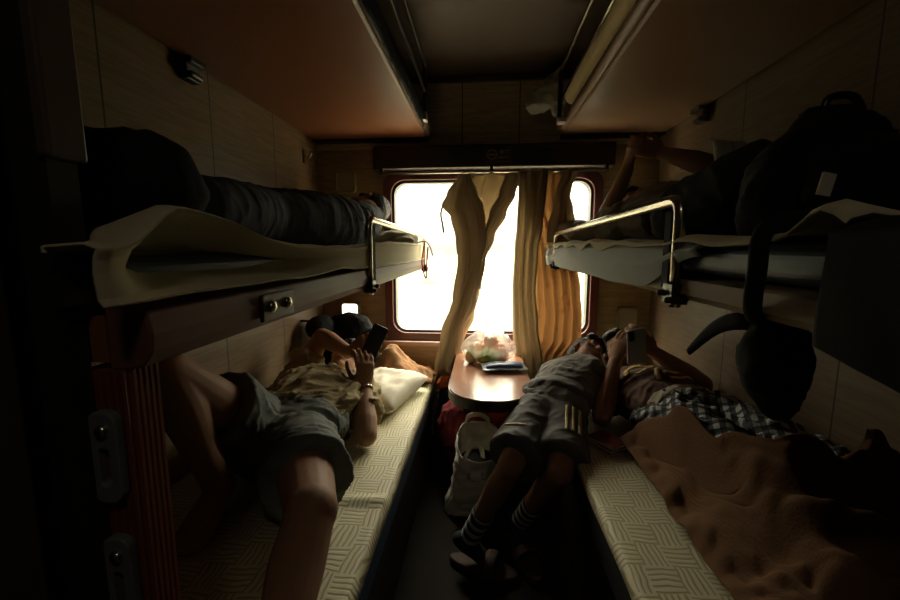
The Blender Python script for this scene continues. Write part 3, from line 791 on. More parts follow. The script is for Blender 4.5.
build_pillow('cushion', (.655, 1.13, 1.395), (.055, .02, 0), (0, .05, .115), (-.25, -.9, .35), .03, M['pale'], seed=9, label='pale cushion propped behind the dark knees on the right middle berth', cat='cushion')

# ------------------------------------------------------------------ people
def hand(mb, wr, d, n, flip=1, curl=.5, s=1.0, spread=.08):
    """palm, four fingers of unequal length and a thumb; d = finger direction, n = the way the palm faces"""
    wr = V(wr); d = V(d).normalized(); n = V(n); n = (n - d * n.dot(d)).normalized(); t = d.cross(n) * flip
    L = .092 * s
    mb.loft([wr - d * .015 * s, wr + d * .02 * s, wr + d * .055 * s, wr + d * L], [(.026 * s, .019 * s), (.032 * s, .017 * s), (.040 * s, .0155 * s), (.039 * s, .012 * s)], side=t, n=12)
    for i, (off, ln) in enumerate(((.030, .074), (.010, .084), (-.011, .078), (-.031, .060))):
        p = wr + d * (L - .012 * s) + t * off * s; a = curl * (1 + .15 * i); ang = 0; pts = [p]
        dd = (d + t * off / .03 * spread).normalized()
        for j, fr in enumerate((.46, .31, .23)):
            ang += a * (.7 if j == 0 else 1.0)
            p = p + (dd * math.cos(ang) + n * math.sin(ang)) * (ln * fr * s + (.012 * s if j == 0 else 0)); pts.append(p)
        mb.loft(pts, [.0098 * s, .0092 * s, .0085 * s, .0075 * s], n=10)
    b = wr + d * .022 * s + t * .026 * s
    p1 = b + (t * .62 + d * .62 + n * .35).normalized() * .042 * s; p2 = p1 + (t * .25 + d * .85 + n * .55).normalized() * .032 * s; p3 = p2 + (d * .85 + n * .6 - t * .05).normalized() * .026 * s
    mb.loft([b, p1, p2, p3], [.015 * s, .0115 * s, .0105 * s, .009 * s], n=10)

def head_prims(mb, c, up, face, s=1.0):
    c = V(c); up = V(up).normalized(); f = V(face); f = (f - up * f.dot(up)).normalized(); r = f.cross(up)
    P = lambda a, b, e: c + (r * a + f * b + up * e) * s
    mb.ell(P(0, -.008, .025), (r * .074 * s, f * .093 * s, up * .088 * s))
    mb.ell(P(0, .030, -.035), (r * .060 * s, f * .062 * s, up * .082 * s))
    mb.ell(P(0, .062, -.088), (r * .028 * s, f * .026 * s, up * .022 * s))                                     # chin
    mb.loft([P(0, .083, .018), P(0, .098, -.010), P(0, .106, -.028)], [.010 * s, .012 * s, .015 * s], n=10)      # nose
    mb.ell(P(0, .094, -.033), (r * .019 * s, f * .012 * s, up * .009 * s))
    mb.ell(P(0, .080, .022), (r * .052 * s, f * .012 * s, up * .009 * s))                                      # brow
    mb.ell(P(0, .086, -.056), (r * .024 * s, f * .011 * s, up * .006 * s)); mb.ell(P(0, .084, -.067), (r * .020 * s, f * .011 * s, up * .007 * s))
    for q in (-1, 1):
        mb.ell(P(q * .044, .062, -.020), (r * .020 * s, f * .018 * s, up * .018 * s))
        e = (r * q * .75 - f * .66).normalized()
        mb.ell(P(q * .076, -.008, -.012), (e * .012 * s, r.cross(e).normalized() * .004 * s + up * .031 * s, r * q * .006 * s + f * .016 * s))
    mb.loft([P(0, -.025, -.075), P(0, -.02, -.14)], [.056 * s, .056 * s], n=14)
    return P, r, f, up

def hair_cap(name, P, r, f, up, s, parent, long=0, m='hair'):
    mb = MB(); mb.ell(P(0, -.020, .036), (r * .082 * s, f * .093 * s, up * .090 * s)); mb.ell(P(0, -.05, -.005), (r * .079 * s, f * .063 * s, up * .075 * s))
    mb.loft([P(-.05, .055, .075), P(0, .074, .082), P(.05, .055, .075)], [.022 * s, .024 * s, .022 * s], n=10)
    if long: mb.ell(P(0, -.055, -.06), (r * .085 * s, f * .055 * s, up * .10 * s))
    return blob(name, mb, M[m], parent, vox=.006, it=3, wr=dict(amp=.004, s=(60, 60, 14), warp=.02, seed=2))

def eyes(P, r, f, up, s, parent):
    for q in (-1, 1):
        e = MB().ell(P(q * .031, .079, .0), (r * .013 * s, f * .007 * s, up * .006 * s)).build('eye', M['eye'], parent, smooth=True)
        MB().ell(P(q * .031, .0855, .0), (r * .0055 * s, f * .0025 * s, up * .0052 * s)).build('iris', M['blackgloss'], e, smooth=True)

def mid(a, b, t): return V(a) * (1 - t) + V(b) * t
def torso_prims(mb, J, s, g=0, low=0):
    side = (V(J['shR']) - V(J['shL'])).normalized(); hs = (V(J['hipR']) - V(J['hipL'])).normalized()
    pel = (V(J['hipL']) + V(J['hipR'])) / 2; sh = (V(J['shL']) + V(J['shR'])) / 2
    ch = V(J.get('chest', mid(pel, sh, .68))); wa = V(J.get('waist', mid(pel, ch, .45)))
    sd = (side + hs).normalized()
    ax = (sh - pel).normalized()
    pts = [pel - ax * .04 * s, pel + ax * .03 * s, wa, ch, mid(ch, sh, .75), sh + ax * .03 * s]
    rad = [(.135, .092), (.155, .103), (.138, .094), (.160, .108), (.165, .092), (.09, .066)]
    if low: pts = pts[low:]; rad = rad[low:]
    mb.loft(pts, [((a * s + g), (b * s + g)) for a, b in rad], side=sd, n=20)
    mb.loft([J['shL'], mid(J['shL'], J['shR'], .5) + ax * .015, J['shR']], [.058 * s + g, .075 * s + g, .058 * s + g], n=14)
    return ax
def arm_prims(mb, S, E, W, s, g=0, upto=1.0):
    if upto >= 1:
        mb.loft([S, mid(S, E, .35), mid(S, E, .8), E], [.055 * s, .050 * s, .042 * s, .040 * s], n=14)
        mb.loft([E, mid(E, W, .28), mid(E, W, .7), W], [.040 * s, .043 * s, .033 * s, .027 * s], n=14)
    else:
        mb.loft([S, mid(S, E, upto * .6), mid(S, E, upto)], [.058 * s + g, .056 * s + g, .054 * s + g * 1.6], caps='flat', n=16)
def leg_prims(mb, H, K, A, s, g=0, upto=2.0):
    if upto >= 2:
        mb.loft([H, mid(H, K, .4), mid(H, K, .85), K], [.088 * s, .078 * s, .060 * s, .056 * s], n=16)
        kn = mid(H, K, .97); mb.ball(K, .057 * s)
        back = ((V(H) + V(A)) / 2 - V(K)); back = back.normalized() * .012 if back.length > 1e-3 else V()
        mb.loft([K, mid(K, A, .3) + back, mid(K, A, .7), A], [.053 * s, .056 * s, .041 * s, .035 * s], n=16)
    elif upto <= 1:
        mb.loft([H, mid(H, K, upto * .6), mid(H, K, upto)], [.096 * s + g, .090 * s + g, .084 * s + g * 1.8], caps='flat', n=20)
    else:
        mb.loft([H, mid(H, K, .5), K], [.096 * s + g, .084 * s + g, .064 * s + g], n=18); u = upto - 1
        mb.loft([K, mid(K, A, u * .5), mid(K, A, u)], [.062 * s + g, .062 * s + g, .052 * s + g], caps='round', n=18)
def foot_prims(mb, A, T, upv, s, g=0):
    A = V(A); T = V(T); d = (T - A).normalized(); u = V(upv); side = d.cross(u).normalized(); u = side.cross(d).normalized()
    mb.loft([A - d * .035 * s - u * .025 * s, A - u * .02 * s, mid(A, T, .45) - u * .018 * s, mid(A, T, .8) - u * .024 * s, T - u * .026 * s],
            [(.030 * s + g, .030 * s + g), (.034 * s + g, .040 * s + g), (.040 * s + g, .028 * s + g), (.046 * s + g, .018 * s + g), (.036 * s + g, .012 * s + g)], side=side, n=14)

def person(loc, label, J, s, skin, hands, vox=.0055, toes=True):
    root = thing('person', loc, label, 'person')
    mb = MB(); torso_prims(mb, J, s)
    for q in 'LR':
        arm_prims(mb, J['sh' + q], J['el' + q], J['wr' + q], s)
        leg_prims(mb, J['hip' + q], J['kn' + q], J['an' + q], s)
        if J.get('toe' + q): foot_prims(mb, J['an' + q], J['toe' + q], J['fup' + q], s)
        if q in hands: hand(mb, J['wr' + q], *hands[q][:2], flip=hands[q][2], curl=hands[q][3], s=s * .98)
    P, r, f, up = head_prims(mb, J['head'], J['hup'], J['face'], s)
    mb.loft([(V(J['shL']) + V(J['shR'])) / 2, P(0, -.02, -.09)], [.062 * s, .056 * s], n=14)
    blob('body', mb, skin, root, vox=vox, it=3)
    return root, (P, r, f, up)

# --- man on the left lower berth
JA = dict(hipL=(-.725, 1.20, .605), hipR=(-.555, 1.13, .60), shL=(-.800, 1.59, .630), shR=(-.505, 1.56, .625), chest=(-.655, 1.44, .628), waist=(-.645, 1.28, .615),
    head=(-.645, 1.81, .665), hup=(.03, .93, .30), face=(.10, -.30, .95),
    elL=(-.745, 1.775, .810), wrL=(-.575, 1.655, .770), elR=(-.412, 1.335, .552), wrR=(-.462, 1.50, .672),
    knL=(-.775, .885, .925), anL=(-.715, .965, .575), toeL=(-.690, .80, .540), fupL=(0, .2, 1), knR=(-.365, .775, .655), anR=(-.325, .47, .49), toeR=(-.30, .36, .60), fupR=(0, 1, .6))
ra, hd = person((-.64, 1.2, .506), 'man in khaki shirt and grey shorts lying on the left lower berth', JA, 1.0, M['skin'],
    {'L': ((.75, -.25, .55), (.3, .8, -.5), -1, .55), 'R': ((.0, .10, .95), (-.55, .75, -.1), 1, .45)}, vox=.0048)
hair_cap('hair', *hd, 1.0, ra)
mb = MB(); torso_prims(mb, JA, 1.0, g=.020, low=2); arm_prims(mb, JA['shL'], JA['elL'], JA['wrL'], 1, .012, .55); arm_prims(mb, JA['shR'], JA['elR'], JA['wrR'], 1, .012, .55)
mb.loft([(-.56, 1.26, .63), (-.54, 1.36, .66), (-.55, 1.47, .68)], [(.06, .02), (.09, .03), (.07, .025)], side=(1, 0, .2))
shirtA = blob('shirt', mb, M['khaki'], ra, vox=.0065, it=3, wr=dict(amp=.014, s=(22, 9, 14), warp=.07, seed=5, R=Matrix.Rotation(.5, 3, 'Z')))
mb = MB(); torso_prims(mb, {**JA, 'shL': mid(JA['hipL'], JA['shL'], .45), 'shR': mid(JA['hipR'], JA['shR'], .40), 'chest': (-.64, 1.25, .612), 'waist': (-.64, 1.20, .61)}, .98, g=.010)
leg_prims(mb, JA['hipL'], JA['knL'], JA['anL'], 1, .016, .52); leg_prims(mb, JA['hipR'], JA['knR'], JA['anR'], 1, .018, .56)
blob('shorts', mb, M['greyshort'], ra, vox=.0065, it=3, wr=dict(amp=.009, s=(8, 22, 10), warp=.06, seed=9, R=Matrix.Rotation(-.5, 3, 'Z')))
w = V(JA['wrR']); dw = (V(JA['wrR']) - V(JA['elR'])).normalized()
cc = w - dw * .012; a1 = dw.orthogonal().normalized(); b1 = dw.cross(a1)
MB().tube([cc + a1 * (.031 * math.cos(t)) + b1 * (.031 * math.sin(t)) for t in (2 * PI * k / 20 for k in range(21))], .0035, 8).build('bracelet', M['chrome'], ra, smooth=True)

ph = thing('mobile_phone', (-.45, 1.58, .78), 'dark mobile phone held up by the man on the left lower berth', 'phone')
def slab(c, xax, yax, w, h, t): # width along xax, height along yax
    x = V(xax).normalized(); y = V(yax); y = (y - x * y.dot(x)).normalized(); z = x.cross(y)
    return V(c), Matrix((x, y, z)).transposed()
c, R = slab((-.446, 1.590, .832), (.62, .60, -.50), (-.30, -.30, -.85), 0, 0, 0)
mb = MB(); mb.prism(rrect(-.037, .037, -.075, .075, .010), -.004, .004, 'xy'); mb.v = [tuple(c + R @ V(v)) for v in mb.v]; mb.build('phone_body', M['phone'], ph, bevel=.0015)
nrm = R @ V((0, 0, 1)); sg = 1 if nrm.y > 0 else -1
mb = MB(); mb.prism(rrect(-.034, .034, -.072, .072, .008), sg * .004, sg * .0047, 'xy'); mb.v = [tuple(c + R @ V(v)) for v in mb.v]; mb.build('phone_screen', M['screen'], ph)

# --- sleeper on the left middle berth
JB = dict(hipL=(-.70, 1.60, 1.285), hipR=(-.58, 1.58, 1.315), shL=(-.72, 2.00, 1.280), shR=(-.58, 1.96, 1.365), chest=(-.64, 1.84, 1.310), waist=(-.63, 1.72, 1.305),
    head=(-.600, 2.08, 1.425), hup=(.05, .97, .15), face=(-.95, .05, .15), elL=(-.84, 1.86, 1.27), wrL=(-.86, 2.02, 1.27), elR=(-.80, 1.80, 1.37), wrR=(-.85, 1.95, 1.29),
    knL=(-.72, 1.17, 1.285), anL=(-.62, .76, 1.27), toeL=(-.70, .62, 1.27), fupL=(-.4, 0, .9), knR=(-.64, 1.15, 1.315), anR=(-.57, .74, 1.295), toeR=(-.68, .60, 1.33), fupR=(-.4, 0, .9))
rb, hd = person((-.64, 1.4, 1.217), 'person in dark jeans lying turned to the wall on the left middle berth', JB, .97, M['skin2'], {}, vox=.008)
hair_cap('hair', *hd, .97, rb)
mb = MB(); torso_prims(mb, JB, .97, g=.014, low=1); arm_prims(mb, JB['shL'], JB['elL'], JB['wrL'], 1, .012, .9); arm_prims(mb, JB['shR'], JB['elR'], JB['wrR'], 1, .012, .9)
blob('shirt', mb, M['blackshirt'], rb, vox=.009, it=3, wr=dict(amp=.008))
mb = MB(); torso_prims(mb, {**JB, 'shL': mid(JB['hipL'], JB['shL'], .3), 'shR': mid(JB['hipR'], JB['shR'], .3), 'chest': (-.635, 1.66, 1.302), 'waist': (-.635, 1.63, 1.302)}, .98, g=.012)
for q in 'LR': leg_prims(mb, JB['hip' + q], JB['kn' + q], JB['an' + q], 1.02, .014, 1.92)
jn = blob('jeans', mb, M['jeans'], rb, vox=.008, it=3, wr=dict(amp=.0045, s=(8, 16, 8), seed=2))
ribbon_on('pocket_seam', jn, [[V((0, 1.545, 1.425)), V((0, 1.535, 1.37)), V((0, 1.56, 1.32)), V((0, 1.62, 1.32))], [V((0, 1.66, 1.44)), V((0, 1.60, 1.40)), V((0, 1.54, 1.425))]], .004, M['oliveblanket'], jn, (-1, 0, 0), off=.001)

# --- person on the right middle berth
JC = dict(hipL=(.60, 1.24, 1.315), hipR=(.77, 1.24, 1.315), shL=(.55, 1.66, 1.330), shR=(.82, 1.66, 1.330), chest=(.685, 1.52, 1.335), waist=(.685, 1.38, 1.322),
    head=(.685, 1.90, 1.385), hup=(0, .92, .38), face=(-.05, -.35, .93), elL=(.535, 1.89, 1.31), wrL=(.592, 1.765, 1.545), elR=(.83, 1.62, 1.53), wrR=(.70, 1.70, 1.59),
    knL=(.61, .97, 1.385), anL=(.80, 1.16, 1.295), toeL=(.85, 1.06, 1.275), fupL=(0, .2, 1), knR=(.775, .96, 1.36), anR=(.845, 1.12, 1.30), toeR=(.86, 1.02, 1.275), fupR=(0, .2, 1))
rc, hd = person((.68, 1.4, 1.25), 'person with raised arm lying on the right middle berth, in grey shirt and black trousers', JC, .95, M['skin2'],
    {'L': ((.15, -.10, .95), (.75, .2, -.2), 1, .35), 'R': ((-.85, .10, .3), (.2, .8, .1), -1, .5)}, vox=.006)
hair_cap('hair', *hd, .95, rc)
mb = MB(); torso_prims(mb, JC, .95, g=.014, low=1); arm_prims(mb, JC['shL'], JC['elL'], JC['wrL'], .95, .012, .6); arm_prims(mb, JC['shR'], JC['elR'], JC['wrR'], .95, .012, .6)
blob('shirt', mb, M['greyshirt'], rc, vox=.008, it=3, wr=dict(amp=.010, s=(18, 9, 12), seed=6))
mb = MB(); torso_prims(mb, {**JC, 'shL': mid(JC['hipL'], JC['shL'], .35), 'shR': mid(JC['hipR'], JC['shR'], .35), 'chest': (.685, 1.29, 1.32), 'waist': (.685, 1.26, 1.32)}, .86, g=.012)
for q in 'LR': leg_prims(mb, JC['hip' + q], JC['kn' + q], JC['an' + q], .90, .010, 1.9)
blob('trousers', mb, M['black'], rc, vox=.009, it=3, wr=dict(amp=.006))

# --- person on the right lower berth
JD = dict(hipL=(.672, 1.31, .61), hipR=(.800, 1.33, .615), shL=(.555, 1.72, .620), shR=(.820, 1.74, .635), chest=(.700, 1.58, .63), waist=(.722, 1.44, .625),
    head=(.662, 1.93, .715), hup=(-.02, .85, .50), face=(-.12, -.45, .88), elL=(.470, 1.535, .572), wrL=(.548, 1.655, .752), elR=(.845, 1.56, .70), wrR=(.70, 1.66, .80),
    knL=(.690, .95, .655), anL=(.68, .66, .565), toeL=(.64, .54, .545), fupL=(0, .2, 1), knR=(.830, .97, .660), anR=(.81, .66, .565), toeR=(.82, .54, .545), fupR=(0, .2, 1))
rd, hd = person((.70, 1.3, .507), 'person in brown printed tee and plaid trousers lying on the right lower berth', JD, .95, M['skin'],
    {'L': ((.20, .05, .9), (.75, .5, -.2), 1, .55), 'R': ((-.55, .15, .6), (-.4, .85, -.1), -1, .55)}, vox=.005)
hair_cap('hair', *hd, .95, rd, long=1); eyes(*hd, .95, rd)
mb = MB(); torso_prims(mb, JD, .95, g=.014, low=1); arm_prims(mb, JD['shL'], JD['elL'], JD['wrL'], .95, .012, .6); arm_prims(mb, JD['shR'], JD['elR'], JD['wrR'], .95, .012, .6)
teeD = blob('tee_shirt', mb, M['browntee'], rd, vox=.007, it=3, wr=dict(amp=.009, s=(12, 16, 12), seed=1))
Zp = lambda x, y: V((x, y, .7))
ribbon_on('shirt_print', teeD, [[Zp(.575, 1.60), Zp(.60, 1.66), Zp(.65, 1.665), Zp(.69, 1.64), Zp(.66, 1.60), Zp(.61, 1.59)], [Zp(.66, 1.50), Zp(.675, 1.56), Zp(.70, 1.60)], [Zp(.69, 1.54), Zp(.78, 1.56)], [Zp(.70, 1.50), Zp(.79, 1.52)]], .016, M['yellow'], teeD, (0, 0, -1))
mb = MB(); torso_prims(mb, {**JD, 'shL': mid(JD['hipL'], JD['shL'], .38), 'shR': mid(JD['hipR'], JD['shR'], .38), 'chest': (.735, 1.37, .62), 'waist': (.736, 1.34, .62)}, .88, g=.014)
for q in 'LR': leg_prims(mb, JD['hip' + q], JD['kn' + q], JD['an' + q], .96, .016, 1.9)
ptr = blob('plaid_trousers', mb, M['plaid'], rd, vox=.007, it=3, wr=dict(amp=.020, s=(12, 9, 10), seed=4))
mb = MB(); sd_ = (1, .1, 0); mb.loft([(.728, 1.405, .622), (.724, 1.45, .624)], [(.142, .114), (.142, .114)], side=sd_, caps='flat', n=28)
blob('waistband', mb, M['palewaist'], rd, vox=.006, it=2, wr=dict(amp=.006, s=(20, 30, 20)))

ph = thing('mobile_phone', (.64, 1.62, .82), 'silver mobile phone held up by the person on the right lower berth', 'phone')
c, R = slab((.603, 1.585, .838), (.95, .10, .20), (.38, .25, -.75), 0, 0, 0)
mb = MB(); mb.prism(rrect(-.037, .037, -.077, .077, .010), -.004, .004, 'xy'); mb.v = [tuple(c + R @ V(v)) for v in mb.v]; mb.build('phone_body', M['phoneback'], ph, bevel=.0015)
nrm = R @ V((0, 0, 1)); sg = 1 if nrm.y < 0 else -1
mb = MB(); mb.prism(rrect(-.034, .034, -.074, .074, .008), -sg * .0042, -sg * .0048, 'xy'); mb.v = [tuple(c + R @ V(v)) for v in mb.v]; mb.build('phone_screen', M['screen'], ph)
mb = MB(); mb.prism(rrect(-.032, -.008, -.071, -.030, .008), sg * .004, sg * .0058, 'xy'); mb.v = [tuple(c + R @ V(v)) for v in mb.v]; mb.build('camera_bump', M['phone'], ph)

# --- boy at the table
JE = dict(hipL=(.225, 1.53, .575), hipR=(.325, 1.57, .590), shL=(.352, 1.81, .645), shR=(.462, 1.69, .700), chest=(.368, 1.69, .635), waist=(.312, 1.61, .603),
    head=(.488, 1.880, .728), hup=(.45, .80, .30), face=(.65, -.05, .55), elL=(.36, 1.98, .60), wrL=(.48, 2.06, .60), elR=(.54, 1.62, .60), wrR=(.60, 1.76, .56),
    knL=(.100, 1.285, .485), anL=(-.045, 1.405, .110), toeL=(.065, 1.370, .045), fupL=(0, .2, 1), knR=(.262, 1.275, .475), anR=(.158, 1.515, .115), toeR=(.185, 1.42, .045), fupR=(0, .2, 1))
re_, hd = person((.25, 1.5, 0), 'boy in grey tee, striped shorts and banded socks leaning beside the table', JE, .80, M['skin2'],
    {'R': ((.5, .8, .0), (0, .1, -1), 1, .3)}, vox=.0055)
hair_cap('hair', *hd, .80, re_); eyes(*hd, .80, re_)
mb = MB(); torso_prims(mb, JE, .80, g=.016, low=1); arm_prims(mb, JE['shL'], JE['elL'], JE['wrL'], .80, .014, .65); arm_prims(mb, JE['shR'], JE['elR'], JE['wrR'], .80, .014, .7)
blob('tee_shirt', mb, M['kidshirt'], re_, vox=.0065, it=3, wr=dict(amp=.008, s=(9, 15, 10), seed=8))
mb = MB(); torso_prims(mb, {**JE, 'shL': mid(JE['hipL'], JE['shL'], .4), 'shR': mid(JE['hipR'], JE['shR'], .4), 'chest': (.285, 1.57, .605), 'waist': (.28, 1.55, .60)}, .80, g=.016)
for q in 'LR': leg_prims(mb, JE['hip' + q], JE['kn' + q], JE['an' + q], .80, .018, .86)
sh_ = blob('shorts', mb, M['kidshort'], re_, vox=.0065, it=3, wr=dict(amp=.005, s=(10, 16, 10), seed=3))
hR, kR = V(JE['hipR']), V(JE['knR'])
ribbon_on('side_stripe', sh_, [[mid(hR, kR, t) + V((.022 + k * .024, 0, .3)) for t in (.50, .65, .78, .88)] for k in range(3)], .010, M['palestripe'], sh_, (0, .12, -1))
ribbon_on('hem_line', sh_, [[V((.075, 1.36, .8)), V((.11, 1.335, .8)), V((.155, 1.325, .8))]], .006, M['palestripe'], sh_, (0, .12, -1))
for q in 'LR':
    K, A, T = V(JE['kn' + q]), V(JE['an' + q]), V(JE['toe' + q]); mb = MB()
    top = mid(K, A, .60)
    mb.loft([top, mid(K, A, .75), A], [.044 * .80 + .006, .040 * .80 + .006, .037 * .80 + .006], caps='flat', n=18)
    foot_prims(mb, A, T, (0, .2, 1), .80, g=.005)
    sk = blob('sock', mb, M['sock'], re_, vox=.005, it=2)
    ax = (A - K).normalized(); b0 = ax.orthogonal().normalized(); b1 = ax.cross(b0); rg = MB()
    for t, hh in ((.62, .006), (.72, .008), (.82, .008), (.92, .008)):
        c0 = mid(K, A, t); rr = .044 * .80 + .0062 - (t - .6) * .012
        rg.loft([c0 - ax * hh, c0 + ax * hh], [rr, rr], caps='flat', n=24)
    rg.build('sock_stripe', M['sockstripe'], sk, smooth=False)
    dT = (T - A); dT.z = 0; dT.normalize(); sdv = V((dT.y, -dT.x, 0))
    c0 = V((A.x, A.y, 0)) + dT * .06
    mb = MB(); n_ = 28; outl = []
    for k in range(n_):
        a = 2 * PI * k / n_; l = .135 * math.cos(a); wd = (.048 if math.cos(a) > -.1 else .040) * math.sin(a)
        p = c0 + dT * l + sdv * wd; outl.append((p.x, p.y))
    mb.prism(outl, .002, .026, 'xy'); sdl = mb.build('sandal', M['sandal'], re_, bevel=.005)
    c1 = V((A.x, A.y, 0)) + dT * .095; flatstrap([c1 - sdv * .05 + V((0, 0, .02)), c1 - sdv * .04 + V((0, 0, .062)), c1 + V((0, 0, .080)), c1 + sdv * .04 + V((0, 0, .062)), c1 + sdv * .05 + V((0, 0, .02))], .022, dT, 'sandal_strap', sdl, M['sandal'])

# ------------------------------------------------------------------ things on the lower berths
bp = thing('backpack', (-.72, 2.08, .51), 'black bag standing behind the head of the man on the left lower berth', 'bag')
mb = MB(); mb.loft([(-.72, 2.10, .53), (-.72, 2.10, .62), (-.72, 2.09, .74), (-.72, 2.09, .80)], [(.145, .085), (.155, .095), (.15, .09), (.125, .07)], side=(1, 0, 0), n=20)
blob('bag_body', mb, M['black'], bp, vox=.008, it=3, wr=dict(amp=.006))
MB().loft([(-.70, 2.005, .60), (-.70, 1.995, .68)], [(.09, .025), (.085, .022)], side=(1, 0, 0)).build('front_pocket', M['black'], bp, smooth=True)
MB().tube(curve([(-.76, 2.09, .80), (-.755, 2.09, .855), (-.72, 2.09, .87), (-.685, 2.09, .855), (-.675, 2.09, .80)]), .006, 8).build('carry_handle', M['blackgloss'], bp, smooth=True)
MB().loft([(-.595, 2.05, .60), (-.575, 2.05, .70), (-.59, 2.06, .79)], [(.018, .01)] * 3, side=(0, 1, 0)).build('shoulder_strap', M['tealbag'], bp, smooth=True)
mb = MB().ell((-.85, 2.02, .80), ((.075, 0, 0), (0, .09, 0), (0, 0, .065))).ell((-.81, 1.94, .775), ((.05, 0, 0), (0, .05, 0), (0, 0, .02)))
hb = thing('peaked_hat', (-.83, 1.98, .73), 'dark blue hat hanging on the wall beside the black bag', 'hat')
blob('hat_crown', mb, M['black'], hb, vox=.007, it=3, wr=dict(amp=.004))
MB().loft([(XL, 2.0, .84), (-.90, 2.0, .84)], .006).build('hanging_loop', M['blackgloss'], hb)

T_ = wloc(ptr); legs = BVHTree.FromPolygons([v.co + T_ for v in ptr.data.vertices], [p.vertices[:] for p in ptr.data.polygons])
BU, BV = 84, 100
bx = np.zeros((BU + 1, BV + 1)); by = bx.copy(); bz = bx.copy(); bmin = bx.copy(); bf = bx.copy()
for i in range(BU + 1):
    for j in range(BV + 1):
        u, v = i / BU, j / BV
        x = .497 + .415 * u
        yt = lerp([(0, 1.42), (.10, 1.38), (.17, 1.18), (.23, 1.0), (.34, .88), (.6, .86), (1, .93)], u) + .012 * nz(x * 30, 4)
        y = yt + (.48 - yt) * v
        if u < .12: x += .014 * nz(y * 6, 1) * (1 - u / .12)
        h = legs.ray_cast(V((x, y, 1.1)), V((0, 0, -1)))
        bmin[i, j] = h[0].z + .008 if h[0] is not None and h[2] is not None else .514
        hgt = lerp([(.5, .07), (.72, .11), (.90, .15), (1.03, .16), (1.15, .12), (1.25, .04)], y)
        bump = hgt * sstep(.52, .68, x) * (1 - .3 * sstep(.85, .93, x))
        w1 = nz(x * 4, y * 4, 9) * .06
        f1 = 1 - abs(nz(x * 3.2 + 2 * w1, (y + .35 * x + w1) * 11, 2)) * 2.4
        f2 = 1 - abs(nz(x * 7, (y - .5 * x + w1) * 19, 6)) * 2.2
        amp = .25 + .75 * sstep(0, .2, u)
        bx[i, j] = x; by[i, j] = y; bz[i, j] = .522 + bump; bf[i, j] = amp * (.060 * max(f1, -.15) + .020 * max(f2, -.3)) + .022 * sstep(.10, 0, v) * sstep(0, .1, u) + .016 * math.exp(-((u - .05) / .05) ** 2)
bsm = bmin.copy()
for it in range(2):
    q = np.pad(bsm, 1, mode='edge'); bsm = np.maximum.reduce([q[1:-1, 1:-1], q[:-2, 1:-1], q[2:, 1:-1], q[1:-1, :-2], q[1:-1, 2:]])
for it in range(5):
    q = np.pad(bsm, 1, mode='edge'); bsm = .2 * (q[1:-1, 1:-1] + q[:-2, 1:-1] + q[2:, 1:-1] + q[1:-1, :-2] + q[1:-1, 2:])
bz = np.maximum(bz, bsm) + bf
for it in range(1):
    q = np.pad(bz, 1, mode='edge')
    bz = .2 * q[1:-1, 1:-1] + .2 * (q[:-2, 1:-1] + q[2:, 1:-1] + q[1:-1, :-2] + q[1:-1, 2:])
    bz = np.maximum(bz, bmin)
def blanket(u, v):
    i, j = round(u * BU), round(v * BV)
    return (bx[i, j], by[i, j], max(bz[i, j], .514))
tag(cloth('fleece_blanket', blanket, BU, BV, M['blanket'], thick=.010, sub=1), 'brown fleece blanket over the legs on the right lower berth', 'blanket')
bk = thing('notebook_stack', (.52, 1.50, .515), 'dark red booklets stacked on the mat beside the brown blanket', 'booklet')
for i in range(3):
    Rz = Matrix.Rotation(.45 + .08 * i, 3, 'Z')
    cx = V((.452, 1.40, .5135 + .012 * i))
    MB().box(cx, (.085, .115, .0105), Rz).build('cover', M['bookred'], bk, bevel=.002)
    MB().box(cx + Rz @ V((-.002, 0, 0)), (.084, .117, .006), Rz).build('pages', M['paper'], bk)

# hanging black bag on the right middle berth and the black backpack above
hb = thing('hanging_bag', (.42, .60, .97), 'black drawstring bag hanging below the right middle berth', 'bag')
mb = MB(); mb.loft([(.432, .60, .992), (.428, .60, 1.02), (.424, .60, 1.06), (.420, .60, 1.10), (.418, .60, 1.122)], [.020, .038, .044, .034, .022], n=18)
blob('bag_body', mb, M['black'], hb, vox=.006, it=3, wr=dict(amp=.006, s=(30, 30, 10)))
MB().tube(curve([(.418, .60, 1.115), (.385, .57, 1.125), (.335, .52, 1.14), (.322, .50, 1.19), (.330, .50, 1.245), (.40, .51, 1.255)]), .010, 8).build('hanging_cord', M['black'], hb, smooth=True)
MB().loft(curve([(.410, .60, 1.10), (.392, .63, 1.110), (.388, .69, 1.088), (.381, .755, 1.030)], 6), [(.006 + .006 * math.sin(PI * k / 19) + .003 * (1 - k / 18), .003) for k in range(19)], side=(0, 0, 1), n=10).build('loose_strap', M['black'], hb, smooth=True)
kb = thing('backpack', (.66, .86, 1.25), 'black backpack with a pale tag at the door end of the right middle berth', 'backpack')
mb = MB(); mb.loft([(.605, .78, 1.275), (.605, .78, 1.32), (.615, .79, 1.375), (.625, .80, 1.41)], [(.13, .10), (.13, .105), (.115, .09), (.08, .055)], side=(1, 0, 0), n=20)
blob('bag_body', mb, M['black'], kb, vox=.009, it=3, wr=dict(amp=.008))
MB().loft([(.575, .67, 1.30), (.575, .67, 1.355)], [(.09, .03), (.08, .03)], side=(1, 0, 0)).build('front_pocket', M['black'], kb, smooth=True)
MB().box((.497, .642, 1.312), (.018, .004, .032), Matrix.Rotation(.2, 3, 'Y')).build('tag', M['label'], kb)
MB().tube(curve([(.59, .79, 1.445), (.60, .79, 1.48), (.64, .79, 1.48), (.66, .79, 1.445)]), .007, 8).build('carry_handle', M['blackgloss'], kb, smooth=True)

